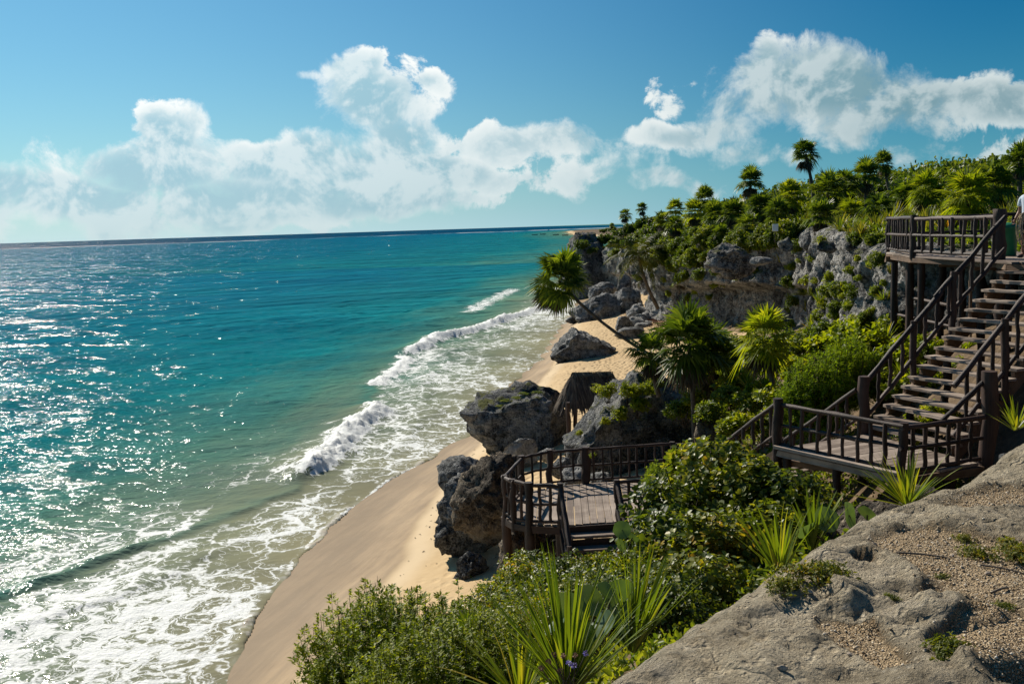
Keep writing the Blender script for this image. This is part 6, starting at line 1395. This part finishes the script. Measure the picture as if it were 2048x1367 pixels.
# drift of brown-red seaweed on the sand
def seaweed():
    r = np.random.default_rng(3); n = 9000; px = r.normal(1288, 18, n); py = 640 + (px - 1288) * .30 + r.normal(0, 5.0, n); B = np.array([G(a, b, 1.6) for a, b in zip(px, py)]); B[:, 2] = low_z(B[:, 0], B[:, 1]) + .03
    u = norm(r.normal(0, 1, (n, 3)) * np.array([1, 1, .25])); V, F = leaves(B, u, np.tile([0, 0, 1.0], (n, 1)) + r.normal(0, .3, (n, 3)), r.uniform(.12, .3, n), r.uniform(.03, .07, n), False)
    m = mat_leaf('seaweed', (0.07, 0.025, 0.014), (0.15, 0.055, 0.03), (0.24, 0.10, 0.05), .1, .8, transcol=(1, 1, 1)); tag(link('seaweed', mesh_np('seaweed', V, F, False), m), 'reddish brown drift of seaweed on the sand below the rubble', None, kind='stuff')
seaweed()
def debris():
    r = np.random.default_rng(14); n = 420; y = r.uniform(22, 110, n); x = np.maximum(berm_x(y), shore_x(y) + 1) + np.abs(r.normal(0.2, .5, n)) + (r.uniform(size=n) < .35) * r.uniform(0, 5, n); k = low_z(x, y) < 2.0; x, y = x[k], y[k]
    B = np.stack([x, y, low_z(x, y) + .012], -1); n = len(B); u = norm(r.normal(0, 1, (n, 3)) * np.array([1, 1, .15])); s = r.uniform(.6, 1.6, n)
    V, F = leaves(B, u, np.tile([0, 0, 1.0], (n, 1)) + r.normal(0, .2, (n, 3)), .09 * s, .035 * s, False); tag(link('driftweed', mesh_np('driftweed', V, F, False), MAT['dead']), 'scraps of dried weed strewn along the tide line', None, kind='stuff')
debris()
# forest crest far behind: one mass of leaf clumps
def forest():
    r = np.random.default_rng(12); n = 5200; x = r.uniform(20, 130, n); y = r.uniform(95, 210, n); k = (x / y < .62) & (x / y > .13); x, y = x[k], y[k]; d = inland(x, y); k = d > 5; x, y = x[k], y[k]; z = hill_z(x, y)
    h = 2.0 + 1.0 * fbm(np.stack([x, y, 0 * x], -1) * .12, 3, 7); c = np.stack([x, y, z + h * r.uniform(.55, 1.0, len(x))], -1); per = 16; B = np.repeat(c, per, 0) + r.normal(0, .55, (len(c) * per, 3)) * np.array([1, 1, .6])
    dr = norm(r.normal(0, 1, B.shape) + np.array([0, 0, .5])); V, F = leaves(B, dr, norm(r.normal(0, 1, B.shape)), r.uniform(.3, .6, len(B)), r.uniform(.2, .4, len(B))); tag(link('forest', mesh_np('forest', V, F, False), MAT['far']), 'dense low forest covering the hill behind', None, kind='stuff')
forest()
# ground cover carpet on the hill rim and in the hollow
def carpet(name, label, xr, yr, n, zf, cond, L, mat, seed):
    r = np.random.default_rng(seed); x = r.uniform(*xr, n); y = r.uniform(*yr, n); k = cond(x, y); x, y = x[k], y[k]; per = 7; c = np.stack([x, y, zf(x, y)], -1); B = np.repeat(c, per, 0) + r.normal(0, L * .8, (len(c) * per, 3)) * np.array([1, 1, .35]); B[:, 2] += np.abs(r.normal(0, L * .9, len(B)))
    dr = norm(r.normal(0, 1, B.shape) + np.array([0, 0, .8])); s = r.uniform(.6, 1.3, len(B)); V, F = leaves(B, dr, norm(r.normal(0, 1, B.shape) + np.array([0, 0, 1.0])), L * s, L * .55 * s); tag(link(name, mesh_np(name, V, F, False), MAT[mat]), label, None, kind='stuff')
carpet('ground_cover', 'creeping green ground cover on the cliff top', (12.5, 40), (28, 100), 26000, hill_z, lambda x, y: (inland(x, y) > .8) & (inland(x, y) < 16), .16, 'hill', 31)
carpet('bank_cover', 'creeping leaves on the bank of the hollow', (2.5, 16), (8, 44), 13000, low_z, lambda x, y: (low_z(x, y) > 2.9) & (inland(x, y) < .2) & (ledge_d(x, y) < -.6) & ~((y > 15.5) & (y < 20.5) & (x > 4.5) & (x < 8.2) & (np.random.default_rng(1).uniform(size=len(x)) < .8)), .10, 'hill', 33)
carpet('slope_cover', 'creeping leaves on the steep bank above the beach', (-2.6, 4.5), (4.5, 17), 7000, low_z, lambda x, y: (low_z(x, y) > 2.2) & (ledge_d(x, y) < -.5), .06, 'hill', 35)

# ------------------------------------------------------------------ person at the head of the stairs with a coil of rope
MAT['skin'] = mat_plain('skin', (0.22, 0.11, 0.07), 0.5, 20, .12); MAT['shirt'] = mat_plain('shirt', (0.55, 0.62, 0.70), 0.8, 12, .08); MAT['shorts'] = mat_plain('shorts', (0.03, 0.032, 0.04), 0.85); MAT['hair'] = mat_plain('hair', (0.015, 0.012, 0.01), 0.5); MAT['shoe'] = mat_plain('shoe', (0.04, 0.04, 0.045), 0.6); MAT['rope'] = mat_plain('rope', (0.42, 0.33, 0.22), 0.85, 60, .3); MAT['bin'] = mat_plain('green_plastic', (0.02, 0.16, 0.08), 0.45, 4, .15)
def skin_obj(name, verts, edges, radii, mat, parent, root=0, sub=2):
    me = bpy.data.meshes.new(name); me.from_pydata(verts, edges, []); o = link(name, me, MAT[mat], parent)
    sk = o.modifiers.new('skin', 'SKIN'); sk.use_smooth_shade = True
    for i, r in enumerate(radii): me.skin_vertices[0].data[i].radius = r if isinstance(r, tuple) else (r, r)
    for i in range(len(verts)): me.skin_vertices[0].data[i].use_root = (i == root)
    s = o.modifiers.new('sub', 'SUBSURF'); s.levels = s.render_levels = sub
    return o
def person():
    loc = Vector((12.52, 24.1, ZU + .005)); t = thing('person', 'person in pale shirt and dark shorts holding a coil of rope by the stair top', 'person', loc); t.rotation_euler.z = rad(25)
    # facing -x; y is the body's left-right axis
    V = [(0, 0, .92), (0, 0, 1.12), (0, 0, 1.32), (0, 0, 1.46), (-.01, 0, 1.52), (-.02, 0, 1.58),
         (0, .10, .86), (-.03, .11, .47), (.0, .11, .09), (0, -.10, .86), (.06, -.11, .48), (.12, -.11, .09),
         (0, .19, 1.42), (.02, .26, 1.13), (-.12, .27, .93), (0, -.19, 1.42), (-.06, -.25, 1.14), (-.30, -.22, 1.08),
         (-.02, 0, 1.64), (-.16, .115, .045), (-.04, -.115, .045)]
    E = [(0, 1), (1, 2), (2, 3), (3, 4), (4, 5), (0, 6), (6, 7), (7, 8), (0, 9), (9, 10), (10, 11), (3, 12), (12, 13), (13, 14), (3, 15), (15, 16), (16, 17), (5, 18), (8, 19), (11, 20)]
    R = [(.12, .15), (.11, .14), (.12, .16), (.09, .11), .055, .06, .085, .058, .042, .085, .058, .042, .058, .043, .032, .058, .043, .032, .08, .035, .035]
    skin_obj('body', V, E, R, 'skin', t)
    # head with face
    bm = bmesh.new(); bmesh.ops.create_icosphere(bm, subdivisions=4, radius=1)
    for v in bm.verts:
        x, y, z = v.co; f = max(0, -x)
        k = 1 - .16 * max(0, -z) ** 1.5; v.co = Vector((x * .098 * (1 if x > 0 else 1.02 - .1 * max(0, -z)), y * .076 * k, z * .122))
        nose = math.exp(-((y / .22) ** 2 + ((z + .12) / .2) ** 2)) * f; eye = (math.exp(-(((y - .38) / .17) ** 2 + ((z - .08) / .12) ** 2)) + math.exp(-(((y + .38) / .17) ** 2 + ((z - .08) / .12) ** 2))) * f; mouth = math.exp(-((y / .3) ** 2 + ((z + .52) / .06) ** 2)) * f
        v.co.x -= .024 * nose - .010 * eye - .006 * mouth
    me = bpy.data.meshes.new('head'); bm.to_mesh(me); bm.free()
    for p in me.polygons: p.use_smooth = True
    hd = link('head', me, MAT['skin'], t, (-.03, 0, 1.67))
    bm = bmesh.new(); bmesh.ops.create_icosphere(bm, subdivisions=4, radius=1)
    for v in bm.verts: v.co = Vector((v.co.x * .108, v.co.y * .086, v.co.z * .13))
    bmesh.ops.delete(bm, geom=[v for v in bm.verts if v.co.z < .02 - .9 * v.co.x * (v.co.x < 0) and not (v.co.x > .02 and v.co.z > -.07)], context='VERTS'); me = bpy.data.meshes.new('hair'); bm.to_mesh(me); bm.free()
    for p in me.polygons: p.use_smooth = True
    link('hair', me, MAT['hair'], hd)
    for y in (-.078, .078):
        bm = bmesh.new(); bmesh.ops.create_icosphere(bm, subdivisions=2, radius=1); bmesh.ops.scale(bm, vec=(.018, .009, .03), verts=bm.verts); me = bpy.data.meshes.new('ear'); bm.to_mesh(me); bm.free(); link('ear', me, MAT['skin'], hd, (.01, y, -.01))
    # clothes
    skin_obj('shirt', [(0, 0, .9), (0, 0, 1.12), (0, 0, 1.32), (0, 0, 1.455), (0, .2, 1.42), (.015, .255, 1.22), (0, -.2, 1.42), (-.045, -.245, 1.22)], [(0, 1), (1, 2), (2, 3), (3, 4), (4, 5), (3, 6), (6, 7)], [(.145, .18), (.135, .165), (.14, .185), (.10, .13), .08, .068, .08, .068], 'shirt', t)
    skin_obj('shorts', [(0, 0, .97), (0, .1, .84), (-.025, .112, .52), (0, -.1, .84), (.05, -.112, .53)], [(0, 1), (1, 2), (0, 3), (3, 4)], [(.13, .165), .115, .092, .115, .092], 'shorts', t)
    for (x, y) in ((-.07, .113), (.05, -.113)):
        skin_obj('shoe', [(.06, 0, .05), (-.03, 0, .05), (-.13, 0, .035)], [(0, 1), (1, 2)], [(.045, .05), (.05, .05), (.045, .032)], 'shoe', t).location = (x, y, 0)
    for (hx, hy, hz_, dirv) in ((-.30, -.22, 1.08, Vector((-1, 0, -.15))), (-.12, .27, .93, Vector((-.35, 0, -1)))):
        d = dirv.normalized(); s = Vector((0, 1, 0)); n = d.cross(s); W = Vector((hx, hy, hz_)); VV = [W, W + d * .05, W + d * .09]; EE = [(0, 1), (1, 2)]; RR = [(.028, .028), (.04, .02), (.04, .018)]
        for j, l in enumerate((.055, .068, .072, .062)):
            o = s * (-.03 + .02 * j); k = len(VV); a = VV[2] + o; VV += [a, a + d * l * .55 - n * .012, a + d * l * .75 - n * .04]; EE += [(2, k), (k, k + 1), (k + 1, k + 2)]; RR += [.0095, .009, .0075]
        k = len(VV); VV += [W + d * .045 + s * .045 - n * .01, W + d * .075 + s * .06 - n * .03]; EE += [(1, k), (k, k + 1)]; RR += [.011, .009]
        skin_obj('hand', VV, EE, RR, 'skin', t, 1)
    bpy.context.view_layer.update()
    hand = t.matrix_world @ Vector((-.41, -.22, 1.05))
    V = []; r = np.random.default_rng(8); paths = []
    for loop in range(7):
        w = .13 + .03 * r.normal(); h = .30 + .05 * r.normal(); ph = r.uniform(-.5, .5); pts = []
        for i in range(25):
            a = 2 * math.pi * i / 24; pts.append((w * math.sin(a) * math.cos(ph), w * math.sin(a) * math.sin(ph) + .01 * loop - .03, -h + h * math.cos(a) + .02 * r.normal() * (i % 24 > 0)))
        paths.append(pts)
    Vt, Ft = tubes(paths, [np.full(25, .011)] * 7, 6); o = link('rope_coil', mesh_np('rope_coil', Vt, Ft), MAT['rope'], None, hand + Vector((0, 0, .03))); tag(o, 'tan rope coil hanging from a hand beside the stair top', 'rope')
person()
def bin_():
    p = Vector((12.75, 25.6, ZU)); t = thing('waste_bin', 'green bin behind the thick corner post of the viewing platform', 'bin', p); prof = [(.0, 0), (.22, 0), (.235, .02), (.26, .70), (.275, .70), (.275, .74), (.25, .74)]
    def lathe(nm, pr):
        n = 24; V = [(r * math.cos(2 * math.pi * j / n), r * math.sin(2 * math.pi * j / n), z) for r, z in pr for j in range(n)]; F = [(i * n + j, i * n + (j + 1) % n, (i + 1) * n + (j + 1) % n, (i + 1) * n + j) for i in range(len(pr) - 1) for j in range(n)]
        return link(nm, mesh_np(nm, V, F), MAT['bin'], t)
    lathe('barrel', prof); lathe('lid', [(.285, .735), (.285, .76), (.2, .82), (.05, .85), (.0, .85)])
bin_()
# small white notice on a stake and a rope rail on the cliff top
ns = P(1550, 455, 58); t = thing('notice_board', 'small white notice on a stake among the cliff top lilies', 'sign', (ns.x, ns.y, hz(ns.x, ns.y)))
log(t, 'stake', (ns.x, ns.y, hz(ns.x, ns.y) - .2), (ns.x, ns.y, ns.z), .03, 'rail'); MAT['board'] = mat_plain('board_white', (0.7, 0.72, 0.72), .6, var=.08)
bm = bmesh.new(); bmesh.ops.create_cube(bm, size=1); bmesh.ops.scale(bm, vec=(.34, .03, .42), verts=bm.verts); bmesh.ops.bevel(bm, geom=list(bm.edges), offset=.008, segments=1, affect='EDGES'); me = bpy.data.meshes.new('board'); bm.to_mesh(me); bm.free(); link('board', me, MAT['board'], t, (0, -.05, ns.z - hz(ns.x, ns.y)))

# ------------------------------------------------------------------ labels: tell look-alikes apart by what they grow next to
def tell_apart(group, desc, marks):
    mem = [o for o in COL.objects if o.parent is None and o.get('group') == group]; by = {}
    for o in mem:
        k = min(marks, key=lambda m: (Vector(marks[m]) - o.location).length); by.setdefault(k, []).append(o)
    words = ['nearest', 'second nearest', 'third nearest', 'fourth nearest', 'fifth nearest', 'sixth nearest', 'seventh nearest', 'eighth nearest', 'ninth nearest', 'tenth nearest', 'eleventh nearest', 'twelfth nearest', 'thirteenth nearest'] + ['%s nearest' % w for w in ('fourteenth', 'fifteenth', 'sixteenth', 'seventeenth', 'eighteenth', 'nineteenth', 'twentieth')] + ['%s nearest' % w for w in ('twenty-first', 'twenty-second', 'twenty-third', 'twenty-fourth', 'twenty-fifth', 'twenty-sixth', 'twenty-seventh', 'twenty-eighth', 'twenty-ninth', 'thirtieth')]
    for k, l in by.items():
        l.sort(key=lambda o: (Vector(marks[k]) - o.location).length)
        for i, o in enumerate(l): o['label'] = '%s, %s to the %s' % (desc, words[min(i, 29)], k)
M_tall, M_notice, M_perch, M_plat, M_head = P(1628, 395, 84), P(1550, 455, 58), P(1462, 512, 66), (12.6, 26.5, ZU), P(1254, 450, 165)
tell_apart('fan palms of the hillside thicket', 'thicket fan palm', {'tallest skyline palm': M_tall, 'tattered skyline palm': P(1785, 400, 80), 'drooping skyline palm': P(1506, 430, 82), 'white notice': M_notice, 'perched pale boulder': M_perch, 'viewing platform': M_plat, 'headland palms': M_head, 'coconut palm': P(1316, 610, 87)})
tell_apart('low sea grape on the bank', 'low glossy sea grape', {'deck steps': st.location, 'largest sword-leaved clump': P(1135, 1385, 5), 'dwarf palm': P(940, 1330, 9), 'lone pitted rock': P(942, 1135, 27), 'two glossy round leaves': P(1245, 1075, 11.5)})
HM = {'yellow-topped slim palm': (7.5, 27.2, 4), 'broad shaggy palm': (5.5, 30.2, 3), 'tall feathery bush': P(1640, 850, 24.6), 'viewing platform': M_plat, 'landing': ld.location, 'bulging cliff wall': P(1600, 640, 46), 'long flight of steps': fl.location}
tell_apart('leafy shrubs under the stairs', 'light green leafy shrub', HM); tell_apart('dark shrubs of the hollow', 'dark shrub of the hollow', HM); tell_apart('strap-leaved clumps of the hollow', 'green strap-leaved clump', HM)
CM = {'perched pale boulder': M_perch, 'viewing platform': M_plat, 'coconut palm': P(1316, 610, 87), 'white notice': M_notice, 'slim yellow-topped palm': (7.5, 27.2, 7), 'headland palms': M_head, 'drooping skyline palm': P(1506, 430, 82), 'leaning palm crown': P(1118, 562, 36), 'rubble heap': P(1290, 625, 96), 'upright boulder at the water': P(1212, 588, 114)}
tell_apart('tufts growing on the cliff wall', 'bright shrub rooted in the cliff', CM); tell_apart('tufts growing on the cliff wall (dark)', 'dark shrub hanging on the cliff', CM); tell_apart('leaf tufts of the cliff wall', 'strap-leaved tuft on the cliff', CM); tell_apart('limestone blocks on the cliff rim', 'pale limestone block on the rim', CM)
tell_apart('shrubs on the shrubby boulder', 'lime shrub on the huge boulder', {'thatched hut': h0, 'small upright palm': (4.9, 33.3, 6), 'lookout deck': lk.location}); tell_apart('cushions on the mossy boulder', 'flat cushion on the mossy boulder', {'thatched hut': h0})
tell_apart('rocks behind the lookout deck', 'small grey rock behind the rails', {'thatched hut': h0}); tell_apart('rocks below the landing', 'tan rock below the landing', {'thick landing corner post': (7.02, 17.75, 5.5), 'tall stair post': (8.98, 18.55, 6)})
tell_apart('shrubs of the headland', 'headland shrub', {'headland palms': M_head, 'coconut palm': P(1316, 610, 87), 'rounded rock stack': P(1168, 520, 150)})
tell_apart('loose stones on the ledge', 'small loose stone', {'widest cushion plant': G(1620, 1165, 9.44), 'dry brown stick': G(1840, 1105, 9.44), 'broken rock shelf': G(1905, 1310, 9.44), 'purple flowers': P(1140, 1372, 4.3)})
tell_apart('skiffs moored off the sandy point', 'small dark skiff', {'white motor boat': G(1097, 461, 0)}); tell_apart('bushes of the far point', 'tiny far bush', {'tiny far palm': P(1224, 460, 900)})
